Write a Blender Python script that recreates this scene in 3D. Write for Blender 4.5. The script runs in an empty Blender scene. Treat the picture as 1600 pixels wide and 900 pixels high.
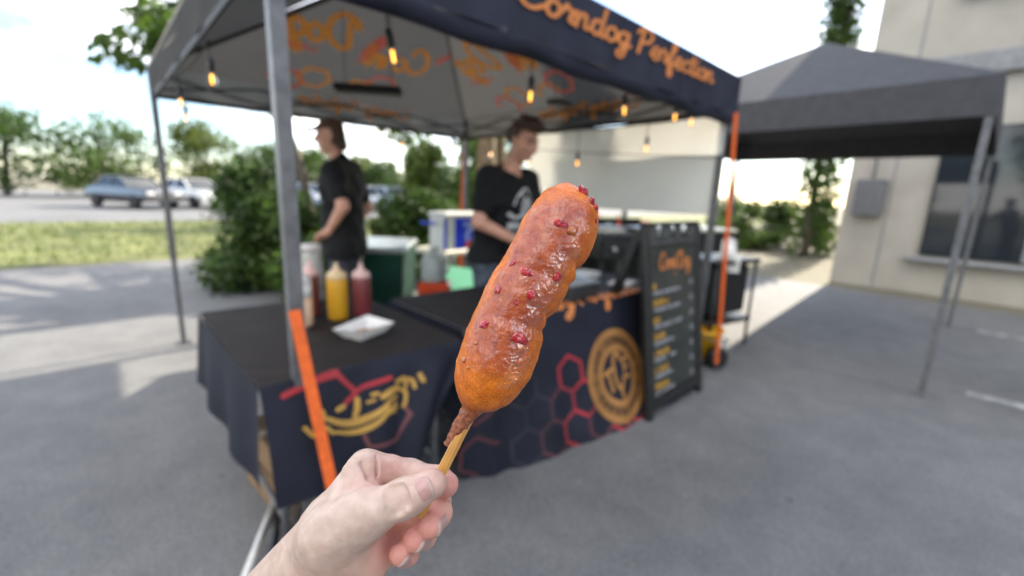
import bpy, math, random
import numpy as np
from mathutils import Vector, Matrix
R = math.radians
rng = np.random.default_rng(7); random.seed(7)
sc = bpy.context.scene

# ------------------------------------------------------------------ camera, sky, sun, exposure
# World frame: X runs along the front of the booth, Y into the booth, Z up.
EYE = Vector((0, 0, 1.35))
CR, CU, CF = Vector((.7328, -.6794, .0374)), Vector((.1156, .1785, .9771)), Vector((.6706, .7117, -.2093))
cd = bpy.data.cameras.new('camera'); cam = bpy.data.objects.new('camera', cd); sc.collection.objects.link(cam)
m = Matrix((CR, CU, -CF)).transposed().to_4x4(); m.translation = EYE; cam.matrix_world = m
cd.sensor_fit = 'HORIZONTAL'; cd.sensor_width = 16.0; cd.lens = 690 * 16.0 / 1600
cd.clip_start = .02; cd.clip_end = 3000
cd.dof.use_dof = True; cd.dof.focus_distance = .243; cd.dof.aperture_fstop = 6.9 / 3.9
sc.camera = cam

SUN_AZ = Vector((1, .06)); SUN_EL = R(30)
world = bpy.data.worlds.new('World'); sc.world = world; world.use_nodes = True
wn, wl = world.node_tree.nodes, world.node_tree.links
for nd in list(wn): wn.remove(nd)
wo = wn.new('ShaderNodeOutputWorld'); bg = wn.new('ShaderNodeBackground'); sky = wn.new('ShaderNodeTexSky')
sky.sky_type = 'NISHITA'; sky.sun_disc = False; sky.sun_elevation = SUN_EL
sky.sun_rotation = math.atan2(SUN_AZ.x, SUN_AZ.y); sky.air_density = 1.0; sky.dust_density = .4; sky.ozone_density = 2.0
tc = wn.new('ShaderNodeTexCoord'); mp = wn.new('ShaderNodeMapping'); mp.inputs['Scale'].default_value = (1, 1, 2.2)
nz = wn.new('ShaderNodeTexNoise'); nz.inputs['Scale'].default_value = 2.3; nz.inputs['Detail'].default_value = 7; nz.inputs['Roughness'].default_value = .55
rp = wn.new('ShaderNodeValToRGB'); rp.color_ramp.elements[0].position = .47; rp.color_ramp.elements[1].position = .62
mx = wn.new('ShaderNodeMix'); mx.data_type = 'RGBA'
mx.inputs[7].default_value = (11.2, 10.7, 10.2, 1)
wl.new(tc.outputs['Generated'], mp.inputs['Vector']); wl.new(mp.outputs[0], nz.inputs['Vector'])
wl.new(nz.outputs['Fac'], rp.inputs[0]); wl.new(rp.outputs[0], mx.inputs[0]); wl.new(sky.outputs[0], mx.inputs[6])
wl.new(mx.outputs[2], bg.inputs['Color']); wl.new(bg.outputs[0], wo.inputs[0])
bg.inputs['Strength'].default_value = .10

sd = bpy.data.lights.new('sun', 'SUN'); sd.energy = 3.2; sd.angle = R(.53); sd.color = (1, .90, .74)
so = bpy.data.objects.new('sun', sd); sc.collection.objects.link(so)
sv = Vector((SUN_AZ.x, SUN_AZ.y, 0)).normalized() * math.cos(SUN_EL) + Vector((0, 0, math.sin(SUN_EL)))
so.rotation_euler = sv.to_track_quat('Z', 'Y').to_euler(); so.location = (0, 0, 30)
sc.view_settings.view_transform = 'Standard'; sc.view_settings.look = 'None'
sc.view_settings.exposure = 2.0; sc.view_settings.gamma = 1
sc.cycles.use_denoising = True; sc.cycles.max_bounces = 8; sc.cycles.transparent_max_bounces = 12

# ------------------------------------------------------------------ helpers
def tag(o, label=None, cat=None, group=None, kind=None):
    for k, v in (('label', label), ('category', cat), ('group', group), ('kind', kind)):
        if v: o[k] = v
    return o

def empty(name, loc, rz=0, label=None, cat=None, group=None):
    o = bpy.data.objects.new(name, None); sc.collection.objects.link(o)
    o.location = loc; o.rotation_euler = (0, 0, rz); o.empty_display_size = .1
    return tag(o, label, cat, group)

def mesh_obj(name, verts, faces, mat, parent=None, smooth=False, attr=None, loc=None, rz=0):
    me = bpy.data.meshes.new(name)
    me.from_pydata([tuple(map(float, v)) for v in verts], [], [tuple(map(int, f)) for f in faces]); me.update()
    if smooth: me.polygons.foreach_set('use_smooth', [True] * len(me.polygons))
    if attr:
        for k, a in attr.items():
            at = me.attributes.new(k, 'FLOAT', 'POINT'); at.data.foreach_set('value', np.asarray(a, dtype=np.float32))
    me.materials.append(mat)
    o = bpy.data.objects.new(name, me); sc.collection.objects.link(o)
    if parent: o.parent = parent
    if loc is not None: o.location = loc
    o.rotation_euler = (0, 0, rz)
    return o

def copy_tree(o, parent=None):
    c = o.copy(); sc.collection.objects.link(c)
    if parent: c.parent = parent
    for ch in list(o.children): copy_tree(ch, c)
    return c

class MB:
    def __init__(s): s.v = []; s.f = []
    def add(s, vs, fs):
        b = len(s.v); s.v += [Vector(p) for p in vs]; s.f += [tuple(b + i for i in f) for f in fs]; return s
    def box(s, c, d, rot=None, bev=0):
        x, y, z = d[0] / 2, d[1] / 2, d[2] / 2; e = min(bev, x * .9, y * .9, z * .9)
        if e <= 0:
            P = [(-x, -y, -z), (x, -y, -z), (x, y, -z), (-x, y, -z), (-x, -y, z), (x, -y, z), (x, y, z), (-x, y, z)]
            Fs = [(0, 3, 2, 1), (4, 5, 6, 7), (0, 1, 5, 4), (1, 2, 6, 5), (2, 3, 7, 6), (3, 0, 4, 7)]
        else:
            P = []
            for sz in (-1, 1):
                for sx, sy in ((-1, -1), (1, -1), (1, 1), (-1, 1)):
                    P += [(sx * (x - e), sy * (y - e), sz * z), (sx * x, sy * (y - e), sz * (z - e)), (sx * (x - e), sy * y, sz * (z - e))]
            I = lambda k, q, a: k * 12 + q * 3 + a
            Fs = [tuple(I(1, q, 0) for q in range(4)), tuple(I(0, q, 0) for q in (3, 2, 1, 0))]
            ax = [2, 1, 2, 1]
            for q in range(4):
                r = (q + 1) % 4; a = ax[q]
                Fs.append((I(0, q, a), I(0, r, a), I(1, r, a), I(1, q, a)))
                Fs.append((I(1, q, a), I(1, r, a), I(1, r, 0), I(1, q, 0)))
                Fs.append((I(0, r, a), I(0, q, a), I(0, q, 0), I(0, r, 0)))
                o1, o2 = (1, 2) if q % 2 == 0 else (2, 1)
                Fs.append((I(0, q, ax[q - 1]), I(0, q, ax[q]), I(1, q, ax[q]), I(1, q, ax[q - 1])))
                Fs.append((I(1, q, 0), I(1, q, ax[q - 1]), I(1, q, ax[q])))
                Fs.append((I(0, q, 0), I(0, q, ax[q]), I(0, q, ax[q - 1])))
        M = rot.to_3x3() if rot is not None else Matrix.Identity(3)
        return s.add([M @ Vector(p) + Vector(c) for p in P], Fs)
    def tube(s, pts, r, n=10, cap=True):
        pts = [Vector(p) for p in pts]; N = len(pts); rs = r if isinstance(r, (list, tuple)) else [r] * N
        vs = []; up = None
        for i, p in enumerate(pts):
            t = (pts[min(i + 1, N - 1)] - pts[max(i - 1, 0)]).normalized()
            if up is None: up = t.orthogonal().normalized()
            a = (up - t * up.dot(t))
            a = a.normalized() if a.length > 1e-6 else t.orthogonal().normalized()
            up = a; b = t.cross(a)
            vs += [p + (a * math.cos(2 * math.pi * k / n) + b * math.sin(2 * math.pi * k / n)) * rs[i] for k in range(n)]
        fs = [(i * n + k, i * n + (k + 1) % n, (i + 1) * n + (k + 1) % n, (i + 1) * n + k) for i in range(N - 1) for k in range(n)]
        if cap: fs += [tuple(range(n - 1, -1, -1)), tuple((N - 1) * n + k for k in range(n))]
        return s.add(vs, fs)
    def bar(s, a, b, w, h=None):
        a, b = Vector(a), Vector(b); d = b - a; q = d.to_track_quat('Z', 'Y').to_matrix()
        return s.box((a + b) / 2, (w, h or w, d.length), q)
    def lathe(s, prof, n=24, c=(0, 0, 0), caps=True):
        c = Vector(c); vs = []; N = len(prof)
        for r, z in prof: vs += [c + Vector((r * math.cos(2 * math.pi * k / n), r * math.sin(2 * math.pi * k / n), z)) for k in range(n)]
        fs = [(i * n + k, i * n + (k + 1) % n, (i + 1) * n + (k + 1) % n, (i + 1) * n + k) for i in range(N - 1) for k in range(n)]
        if caps: fs += [tuple(range(n - 1, -1, -1)), tuple((N - 1) * n + k for k in range(n))]
        return s.add(vs, fs)
    def grid(s, fn, nu, nv):
        vs = [fn(i / nu, j / nv) for j in range(nv + 1) for i in range(nu + 1)]
        fs = [(j * (nu + 1) + i, j * (nu + 1) + i + 1, (j + 1) * (nu + 1) + i + 1, (j + 1) * (nu + 1) + i) for j in range(nv) for i in range(nu)]
        return s.add(vs, fs)
    def build(s, name, mat, parent=None, smooth=False, loc=None, rz=0): return mesh_obj(name, s.v, s.f, mat, parent, smooth, None, loc, rz)

# ------------------------------------------------------------------ materials
def mat(name, col, rough=.6, var=.12, vscale=12, bump=0, bscale=60, metal=0, spec=.5, trans=0, sss=0, coat=0, emit=None, estr=0, glass=0, col2=None, detail=4):
    M = bpy.data.materials.new(name); M.use_nodes = True; N, L = M.node_tree.nodes, M.node_tree.links
    b = N['Principled BSDF']; out = N['Material Output']
    b.inputs['Roughness'].default_value = rough; b.inputs['Metallic'].default_value = metal; b.inputs['Specular IOR Level'].default_value = spec
    c2 = col2 or tuple(c * (1 - var * 2) for c in col); c1 = col if col2 else tuple(min(1, c * (1 + var)) for c in col)
    t = N.new('ShaderNodeTexCoord'); nt = N.new('ShaderNodeTexNoise'); nt.inputs['Scale'].default_value = vscale; nt.inputs['Detail'].default_value = detail
    cr = N.new('ShaderNodeValToRGB'); cr.color_ramp.elements[0].color = (*c2, 1); cr.color_ramp.elements[1].color = (*c1, 1)
    cr.color_ramp.elements[0].position = .3; cr.color_ramp.elements[1].position = .7
    L.new(t.outputs['Object'], nt.inputs['Vector']); L.new(nt.outputs['Fac'], cr.inputs[0]); L.new(cr.outputs[0], b.inputs['Base Color'])
    if bump:
        n2 = N.new('ShaderNodeTexNoise'); n2.inputs['Scale'].default_value = bscale; n2.inputs['Detail'].default_value = 5
        bp = N.new('ShaderNodeBump'); bp.inputs['Strength'].default_value = bump; bp.inputs['Distance'].default_value = .5 / bscale
        L.new(t.outputs['Object'], n2.inputs['Vector']); L.new(n2.outputs['Fac'], bp.inputs['Height']); L.new(bp.outputs[0], b.inputs['Normal'])
    if sss: b.inputs['Subsurface Weight'].default_value = sss; b.inputs['Subsurface Radius'].default_value = (1, .4, .2); b.inputs['Subsurface Scale'].default_value = .004
    if coat: b.inputs['Coat Weight'].default_value = coat; b.inputs['Coat Roughness'].default_value = .08
    if emit: b.inputs['Emission Color'].default_value = (*emit, 1); b.inputs['Emission Strength'].default_value = estr
    if glass: b.inputs['Transmission Weight'].default_value = glass
    if trans:
        tr = N.new('ShaderNodeBsdfTranslucent'); ms = N.new('ShaderNodeMixShader'); ms.inputs[0].default_value = trans
        L.new(cr.outputs[0], tr.inputs['Color']); L.new(b.outputs[0], ms.inputs[1]); L.new(tr.outputs[0], ms.inputs[2]); L.new(ms.outputs[0], out.inputs['Surface'])
    return M

NAVY = mat('navy_fabric', (.026, .029, .047), .75, .15, 6, .15, 400, spec=.3)
CLOTH = mat('navy_tablecloth', (.0125, .0145, .026), .7, .2, 5, .15, 500, spec=.3)
CLOTHTOP = mat('black_table_fabric', (.0175, .0125, .0115), .75, .2, 8, .15, 500, spec=.3)
LINING = mat('grey_roof_fabric', (.062, .061, .060), .9, .03, 2.5, .2, 8, trans=.40)
VALIN = mat('lightened_valance_fabric', (.15, .148, .145), .9, .03, 3, .1, 20, trans=.6)  # roof fabric lightened: missing light put into the back and left valances
ORANGE = mat('orange_print', (.68, .23, .06), .7, .08, 10)
ORANGE_T = mat('orange_print_seen_through_fabric', (1.0, .38, .06), .8, .04, 10, trans=.12)
PINK_T = mat('pink_print_seen_through_fabric', (.95, .20, .16), .8, .04, 10, trans=.12)
GOLD = mat('gold_print', (.36, .165, .045), .6, .1, 10)
ORANGE_M = mat('orange_gold_print', (.46, .21, .05), .6, .1, 10)
YGOLD = mat('yellow_gold_print', (.52, .29, .055), .6, .1, 10)
RED = mat('red_print', (.40, .024, .034), .65, .2, 5)
REDDIM = mat('faded_red_print', (.10, .026, .034), .65, .2, 5)
DIM = mat('faint_grey_print', (.020, .021, .033), .65, .2, 5)
PINKDIM = mat('dusty_pink_print', (.16, .05, .055), .65, .2, 5)
STEEL = mat('grey_painted_steel', (.16, .16, .165), .45, .15, 20, metal=.3)
DARKSTEEL = mat('dark_frame_steel', (.035, .034, .034), .5, .2, 20, metal=.2)
STRAP = mat('orange_webbing', (.74, .12, .010), .65, .1, 40, .2, 600)
BLACKP = mat('black_plastic', (.014, .014, .015), .38, .2, 15, .1, 80)
BLACKM = mat('matt_black', (.008, .008, .009), .6, .2, 15)
BOARD = mat('chalkboard_black', (.030, .036, .031), .30, .25, 4, spec=.7)
WHITEP = mat('white_plastic', (.78, .77, .74), .4, .05, 8)
WHITEPR = mat('white_print', (.62, .62, .62), .7, .06, 30)
GREYPR = mat('grey_print', (.32, .33, .345), .7, .1, 30)
PAPER = mat('white_paperboard', (.80, .78, .74), .8, .05, 30)
TARP = mat('white_tarpaulin', (.80, .78, .71), .6, .04, 1.6, .15, 5, trans=.20)
WOODM = mat('bamboo', (.60, .33, .10), .5, .18, 90)

def asphalt():
    M = mat('asphalt', (.172, .171, .172), .85, .08, .5, .35, 260); N, L = M.node_tree.nodes, M.node_tree.links
    b = N['Principled BSDF']; t = N['Texture Coordinate']; old = b.inputs['Base Color'].links[0].from_socket
    v = N.new('ShaderNodeTexVoronoi'); v.inputs['Scale'].default_value = 170
    v2 = N.new('ShaderNodeTexNoise'); v2.inputs['Scale'].default_value = 5; v2.inputs['Detail'].default_value = 9
    L.new(t.outputs['Object'], v.inputs['Vector']); L.new(t.outputs['Object'], v2.inputs['Vector'])
    r = N.new('ShaderNodeValToRGB'); r.color_ramp.elements[0].position = .1; r.color_ramp.elements[1].position = .9
    r.color_ramp.elements[0].color = (.72, .72, .73, 1); r.color_ramp.elements[1].color = (1.28, 1.28, 1.26, 1)
    L.new(v.outputs['Color'], r.inputs[0])
    r2 = N.new('ShaderNodeValToRGB'); r2.color_ramp.elements[0].position = .33; r2.color_ramp.elements[1].position = .68
    r2.color_ramp.elements[0].color = (.90, .90, .91, 1); r2.color_ramp.elements[1].color = (1.10, 1.10, 1.08, 1); L.new(v2.outputs['Fac'], r2.inputs[0])
    a = N.new('ShaderNodeMix'); a.data_type = 'RGBA'; a.blend_type = 'MULTIPLY'; a.inputs[0].default_value = 1
    c = N.new('ShaderNodeMix'); c.data_type = 'RGBA'; c.blend_type = 'MULTIPLY'; c.inputs[0].default_value = 1
    L.new(old, a.inputs[6]); L.new(r.outputs[0], a.inputs[7]); L.new(a.outputs[2], c.inputs[6]); L.new(r2.outputs[0], c.inputs[7]); v3 = N.new('ShaderNodeTexVoronoi'); v3.inputs['Scale'].default_value = 2.6; L.new(t.outputs['Object'], v3.inputs['Vector'])
    r3 = N.new('ShaderNodeValToRGB'); r3.color_ramp.elements[0].position = .025; r3.color_ramp.elements[1].position = .05; r3.color_ramp.elements[0].color = (.5, .5, .5, 1); L.new(v3.outputs['Distance'], r3.inputs[0])
    v4 = N.new('ShaderNodeTexNoise'); v4.inputs['Scale'].default_value = .9; v4.inputs['Detail'].default_value = 6; L.new(t.outputs['Object'], v4.inputs['Vector'])
    r4 = N.new('ShaderNodeValToRGB'); r4.color_ramp.elements[0].position = .3; r4.color_ramp.elements[1].position = .52; r4.color_ramp.elements[0].color = (.80, .80, .81, 1); L.new(v4.outputs['Fac'], r4.inputs[0])
    e = N.new('ShaderNodeMix'); e.data_type = 'RGBA'; e.blend_type = 'MULTIPLY'; e.inputs[0].default_value = 1; L.new(c.outputs[2], e.inputs[6]); L.new(r3.outputs[0], e.inputs[7])
    e2 = N.new('ShaderNodeMix'); e2.data_type = 'RGBA'; e2.blend_type = 'MULTIPLY'; e2.inputs[0].default_value = 1; L.new(e.outputs[2], e2.inputs[6]); L.new(r4.outputs[0], e2.inputs[7]); L.new(e2.outputs[2], b.inputs['Base Color'])
    return M
ASPHALT = asphalt()

# ------------------------------------------------------------------ signed-distance modelling: smooth bodies as one surface
def surface_nets(F, org, h):
    nx, ny, nz = F.shape; S = F < 0
    c = np.zeros((nx - 1, ny - 1, nz - 1), np.int8)
    for dx in (0, 1):
        for dy in (0, 1):
            for dz in (0, 1): c += S[dx:nx - 1 + dx, dy:ny - 1 + dy, dz:nz - 1 + dz]
    act = (c > 0) & (c < 8); idx = -np.ones(act.shape, np.int64); I = np.argwhere(act); idx[act] = np.arange(len(I))
    acc = np.zeros((len(I), 3)); cnt = np.zeros(len(I))
    for ax in range(3):
        o1, o2 = [a for a in range(3) if a != ax]
        for a in (0, 1):
            for b in (0, 1):
                p = I.copy(); p[:, o1] += a; p[:, o2] += b; q = p.copy(); q[:, ax] += 1
                f0 = F[p[:, 0], p[:, 1], p[:, 2]]; f1 = F[q[:, 0], q[:, 1], q[:, 2]]; x = (f0 < 0) != (f1 < 0)
                t = np.where(x, f0 / np.where(x, f0 - f1, 1), 0); P = p.astype(float); P[:, ax] += t
                acc[x] += P[x]; cnt[x] += 1
    V = acc / cnt[:, None] * h + org; faces = []
    for ax in range(3):
        o1, o2 = [(1, 2), (2, 0), (0, 1)][ax]
        sl0 = [slice(None)] * 3; sl1 = [slice(None)] * 3; sl0[ax] = slice(0, -1); sl1[ax] = slice(1, None)
        a, b = S[tuple(sl0)], S[tuple(sl1)]
        E = np.argwhere(a != b); E = E[(E[:, o1] > 0) & (E[:, o2] > 0) & (E[:, o1] < F.shape[o1] - 1) & (E[:, o2] < F.shape[o2] - 1)]
        inside = a[E[:, 0], E[:, 1], E[:, 2]]
        def cell(d1, d2):
            q = E.copy(); q[:, o1] -= d1; q[:, o2] -= d2; return idx[q[:, 0], q[:, 1], q[:, 2]]
        Q = np.stack([cell(1, 1), cell(0, 1), cell(0, 0), cell(1, 0)], 1)
        Q[~inside] = Q[~inside][:, ::-1]; faces.append(Q)
    return V, np.concatenate(faces)

class SDF:
    def __init__(s, lo, hi, h):
        s.lo = np.array(lo, float); s.h = h; s.n = np.ceil((np.array(hi) - s.lo) / h).astype(int) + 1
        s.F = np.full(s.n, 1.0, np.float32)
        s.ax = [(s.lo[i] + np.arange(s.n[i]) * h).astype(np.float32) for i in range(3)]
    def win(s, a, b):
        i0 = np.clip(np.floor((np.array(a) - s.lo) / s.h).astype(int), 0, s.n); i1 = np.clip(np.ceil((np.array(b) - s.lo) / s.h).astype(int) + 1, 0, s.n)
        return tuple(slice(p, q) for p, q in zip(i0, i1))
    def pts(s, w): return np.meshgrid(*[s.ax[i][w[i]] for i in range(3)], indexing='ij')
    def cap(s, a, b, ra, rb=None, k=.01, sub=False, sc_=(1, 1, 1)):
        rb = ra if rb is None else rb; a = np.array(a, float); b = np.array(b, float); mr = max(ra, rb) + k + 3 * s.h
        w = s.win(np.minimum(a, b) - mr, np.maximum(a, b) + mr)
        X, Y, Z = s.pts(w)
        if X.size == 0: return s
        d = b - a; L2 = max(float(d @ d), 1e-12)
        px, py, pz = (X - a[0]) , (Y - a[1]), (Z - a[2])
        t = np.clip((px * d[0] + py * d[1] + pz * d[2]) / L2, 0, 1)
        f = np.sqrt(((px - t * d[0]) / sc_[0]) ** 2 + ((py - t * d[1]) / sc_[1]) ** 2 + ((pz - t * d[2]) / sc_[2]) ** 2) - (ra + (rb - ra) * t)
        return s.blend(w, f, k, sub)
    def chain(s, pts, rs, k=.01):
        for i in range(len(pts) - 1): s.cap(pts[i], pts[i + 1], rs[i], rs[i + 1], k)
        return s
    def ell(s, c, r, k=.01, sub=False):
        c = np.array(c, float); r = np.array(r, float); w = s.win(c - r - k - 3 * s.h, c + r + k + 3 * s.h); X, Y, Z = s.pts(w)
        if X.size == 0: return s
        q = np.sqrt(((X - c[0]) / r[0]) ** 2 + ((Y - c[1]) / r[1]) ** 2 + ((Z - c[2]) / r[2]) ** 2); f = (q - 1) * r.min()
        return s.blend(w, f, k, sub)
    def blend(s, w, f, k, sub):
        g = s.F[w]
        if sub:
            hh = np.clip(.5 - .5 * (g + f) / k, 0, 1); s.F[w] = g * (1 - hh) + (-f) * hh + k * hh * (1 - hh)
        else:
            hh = np.clip(.5 + .5 * (f - g) / k, 0, 1); s.F[w] = f * (1 - hh) + g * hh - k * hh * (1 - hh)
        return s
    def cut(s, fn):       # keep only where fn <= 0
        X, Y, Z = np.meshgrid(*s.ax, indexing='ij'); s.F = np.maximum(s.F, fn(X, Y, Z).astype(np.float32)); return s
    def merge(s, G, k):   # smooth union with another field on the same grid
        hh = np.clip(.5 + .5 * (G - s.F) / k, 0, 1); s.F = G * (1 - hh) + s.F * hh - k * hh * (1 - hh); return s
    def mesh(s): return surface_nets(s.F, s.lo, s.h)

# ------------------------------------------------------------------ flat print: strokes -> one clean sheet laid on a surface
def spline(pts, n=8, closed=False):
    P = np.array(pts, float)
    if len(P) < 3: return P
    A = np.vstack([P[-1], P, P[0], P[1]]) if closed else np.vstack([2 * P[0] - P[1], P, 2 * P[-1] - P[-2]])
    out = []
    for i in range(1, len(A) - 2):
        p0, p1, p2, p3 = A[i - 1:i + 3]
        for t in np.linspace(0, 1, n, endpoint=False):
            out.append(.5 * ((2 * p1) + (-p0 + p2) * t + (2 * p0 - 5 * p1 + 4 * p2 - p3) * t * t + (-p0 + 3 * p1 - 3 * p2 + p3) * t ** 3))
    out.append(A[-2]); return np.array(out)

def sheet(name, strokes, rad, step, fn, material, parent, fields=None):
    """strokes: polylines in flat coordinates; fn maps flat (a, b) to a point in the place."""
    allp = np.vstack(strokes); rs = rad if isinstance(rad, (list, tuple)) else [rad] * len(strokes)
    lo = allp.min(0) - max(rs) - 2 * step; hi = allp.max(0) + max(rs) + 2 * step; nx, ny = np.ceil((hi - lo) / step).astype(int) + 1
    F = np.full((nx, ny), 9.0); ax = lo[0] + np.arange(nx) * step; ay = lo[1] + np.arange(ny) * step
    for P, r in zip(strokes, rs):
        for a, b in zip(P[:-1], P[1:]):
            i0, i1 = np.searchsorted(ax, [min(a[0], b[0]) - r - 2 * step, max(a[0], b[0]) + r + 2 * step])
            j0, j1 = np.searchsorted(ay, [min(a[1], b[1]) - r - 2 * step, max(a[1], b[1]) + r + 2 * step])
            X, Y = np.meshgrid(ax[i0:i1], ay[j0:j1], indexing='ij'); d = b - a; L2 = max(d @ d, 1e-12)
            t = np.clip(((X - a[0]) * d[0] + (Y - a[1]) * d[1]) / L2, 0, 1)
            F[i0:i1, j0:j1] = np.minimum(F[i0:i1, j0:j1], np.hypot(X - a[0] - t * d[0], Y - a[1] - t * d[1]) - r)
    S = F < 0; c = S[:-1, :-1].astype(int) + S[1:, :-1] + S[:-1, 1:] + S[1:, 1:]
    vid = {}; V = []; faces = []
    def vert(key, p):
        if key not in vid: vid[key] = len(V); V.append(p)
        return vid[key]
    for i, j in np.argwhere(c > 0):
        cs = [(i, j), (i + 1, j), (i + 1, j + 1), (i, j + 1)]; poly = []
        for q in range(4):
            p0, p1 = cs[q], cs[(q + 1) % 4]
            if S[p0]: poly.append(vert(('c',) + p0, (ax[p0[0]], ay[p0[1]])))
            if S[p0] != S[p1]:
                key = ('e',) + (p0 + p1 if p0 < p1 else p1 + p0); t = F[p0] / (F[p0] - F[p1])
                poly.append(vert(key, (ax[p0[0]] + t * (ax[p1[0]] - ax[p0[0]]), ay[p0[1]] + t * (ay[p1[1]] - ay[p0[1]]))))
        if len(poly) > 2: faces.append(poly)
    return mesh_obj(name, [fn(*p) for p in V], faces, material, parent)

SCRIPT = {   # joined-up hand lettering: (width, strokes)
 'C': (1.45, [[(1.3, 1.5), (1.2, 1.85), (.85, 1.95), (.4, 1.55), (.18, .85), (.4, .15), (.9, .02), (1.45, .45)]]),
 'P': (1.25, [[(.45, 1.85), (.35, 1.0), (.22, 0)], [(.0, 1.5), (.3, 1.95), (.85, 2.0), (1.15, 1.6), (.9, 1.05), (.35, .9)]]),
 'D': (1.5, [[(.45, 1.75), (.4, 1.0), (.3, .1), (.8, .0), (1.35, .6), (1.3, 1.5), (.8, 1.98), (.15, 1.75), (.02, 1.4)]]),
 'o': (.85, [[(.5, 1), (.15, .8), (.08, .35), (.32, .0), (.65, .2), (.72, .65), (.5, 1)], [(.55, .95), (.7, .75), (.95, .75)]]),
 'r': (.72, [[(-.05, .5), (.15, .95), (.25, 1.1), (.32, .88), (.62, .85), (.5, .45), (.52, .1), (.8, .15)]]),
 'n': (.98, [[(-.03, .6), (.1, .95), (.14, .5), (.12, 0)], [(.12, .3), (.35, .9), (.6, .95), (.64, .5), (.68, .08), (1.0, .25)]]),
 'd': (.95, [[(.68, .8), (.42, 1), (.12, .75), (.1, .25), (.35, 0), (.62, .3)], [(.78, 1.95), (.7, 1.0), (.68, .2), (.82, .02), (1.0, .2)]]),
 'g': (.92, [[(.68, .8), (.42, 1), (.12, .75), (.1, .3), (.35, .05), (.62, .35)], [(.72, 1), (.66, .1), (.55, -.65), (.28, -.9), (.1, -.65), (.4, -.25), (.95, .2)]]),
 'e': (.78, [[(-.03, .3), (.4, .45), (.62, .75), (.42, 1), (.14, .75), (.12, .25), (.42, .0), (.82, .28)]]),
 'f': (.66, [[(-.02, .3), (.35, 1.0), (.58, 1.75), (.45, 1.98), (.3, 1.6), (.25, .5), (.2, -.65), (.4, -.9), (.5, -.5), (.32, .05), (.7, .25)]]),
 'c': (.72, [[(.62, .8), (.42, 1), (.12, .7), (.14, .2), (.4, .0), (.76, .25)]]),
 't': (.62, [[(.32, 1.7), (.26, .8), (.26, .2), (.42, .0), (.66, .22)], [(.02, 1.15), (.58, 1.2)]]),
 'i': (.42, [[(.14, 1), (.12, .25), (.24, .02), (.44, .22)], [(.19, 1.5), (.2, 1.52)]]),
 'b': (.9, [[(.2, 1.95), (.12, 1.0), (.12, .15), (.4, 0), (.68, .35), (.6, .85), (.35, .95), (.14, .6)]]),
 's': (.65, [[(.5, .85), (.3, 1), (.12, .75), (.45, .4), (.4, .05), (.08, .1)]]),
 ' ': (.45, []),
}
def script(txt, size, slant=.12):
    out, x = [], 0.
    for ch in txt:
        w, ss = SCRIPT[ch]
        for s in ss:
            p = spline(s, 6).copy(); p[:, 0] += x + p[:, 1] * slant; out.append(p * size)
        x += w
    return out, x * size

def hexagon(cx, cy, r, a0=30, k=6, start=0):
    return np.array([(cx + r * math.cos(R(a0 + 60 * (i + start))), cy + r * math.sin(R(a0 + 60 * (i + start)))) for i in range(k + 1)])

def font_sheet(name, text, size, fn, material, parent, align='CENTER'):
    """plain capitals from the built-in letter shapes, laid on a surface by fn"""
    cu = bpy.data.curves.new(name, 'FONT'); cu.body = text; cu.size = size; cu.align_x = align; cu.resolution_u = 2; cu.offset = .022 * size
    tmp = bpy.data.objects.new(name, cu); sc.collection.objects.link(tmp)
    me = bpy.data.meshes.new_from_object(tmp.evaluated_get(bpy.context.evaluated_depsgraph_get()))
    V = [fn(v.co.x, v.co.y) for v in me.vertices]; Fc = [tuple(p.vertices) for p in me.polygons]
    bpy.data.objects.remove(tmp); bpy.data.curves.remove(cu); bpy.data.meshes.remove(me)
    return mesh_obj(name, V, Fc, material, parent)

def ground_spot(px, dist):
    """where the sight line through a column of the photo meets the ground plan at a given distance"""
    d = (CF + CR * ((px - 800) / 690)); d = Vector((d.x, d.y)); d.normalize(); return Vector((d.x * dist, d.y * dist, 0))

# ================================================================== THE SETTING
g = MB().grid(lambda u, v: ((u - .5) * 900, (v - .5) * 900, 0), 2, 2).build('ground', mat('dry_ground', (.20, .18, .12), .95, .25, .08, .3, 3)); tag(g, kind='structure')
lot = MB().grid(lambda u, v: (-32 + u * 41, -14 + v * 23.5, .004), 2, 2).build('parking_lot', ASPHALT); tag(lot, kind='structure')
farlot = MB().add([(-30, 19, .004), (40, 19, .004), (40, 60, .004), (-30, 60, .004)], [(0, 1, 2, 3)]).build('car_park', mat('pale_asphalt', (.16, .16, .16), .9, .1, .4)); tag(farlot, kind='structure')
lawn = MB().add([(-32, 9.6, .008), (40, 9.6, .008), (40, 18.9, .008), (-32, 18.9, .008)], [(0, 1, 2, 3)]).build('lawn', mat('lawn_soil', (.16, .17, .05), .95, .3, 1.2)); tag(lawn, kind='structure')
GRASSM = mat('grass_blades', (.12, .17, .035), .7, .3, 3, trans=.3)
gb = MB()
for i in range(9000):
    x, y = random.uniform(-6, 20), random.uniform(9.7, 18.5); a = random.uniform(0, 6.28); h = random.uniform(.05, .16); w = .015
    gb.add([(x - w * math.cos(a), y - w * math.sin(a), .006), (x + w * math.cos(a), y + w * math.sin(a), .006), (x + random.uniform(-.05, .05), y + random.uniform(-.05, .05), h)], [(0, 1, 2)])
tag(gb.build('grass', GRASSM), 'rough grass growing between the booth and the car park', 'grass', kind='stuff')

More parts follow.
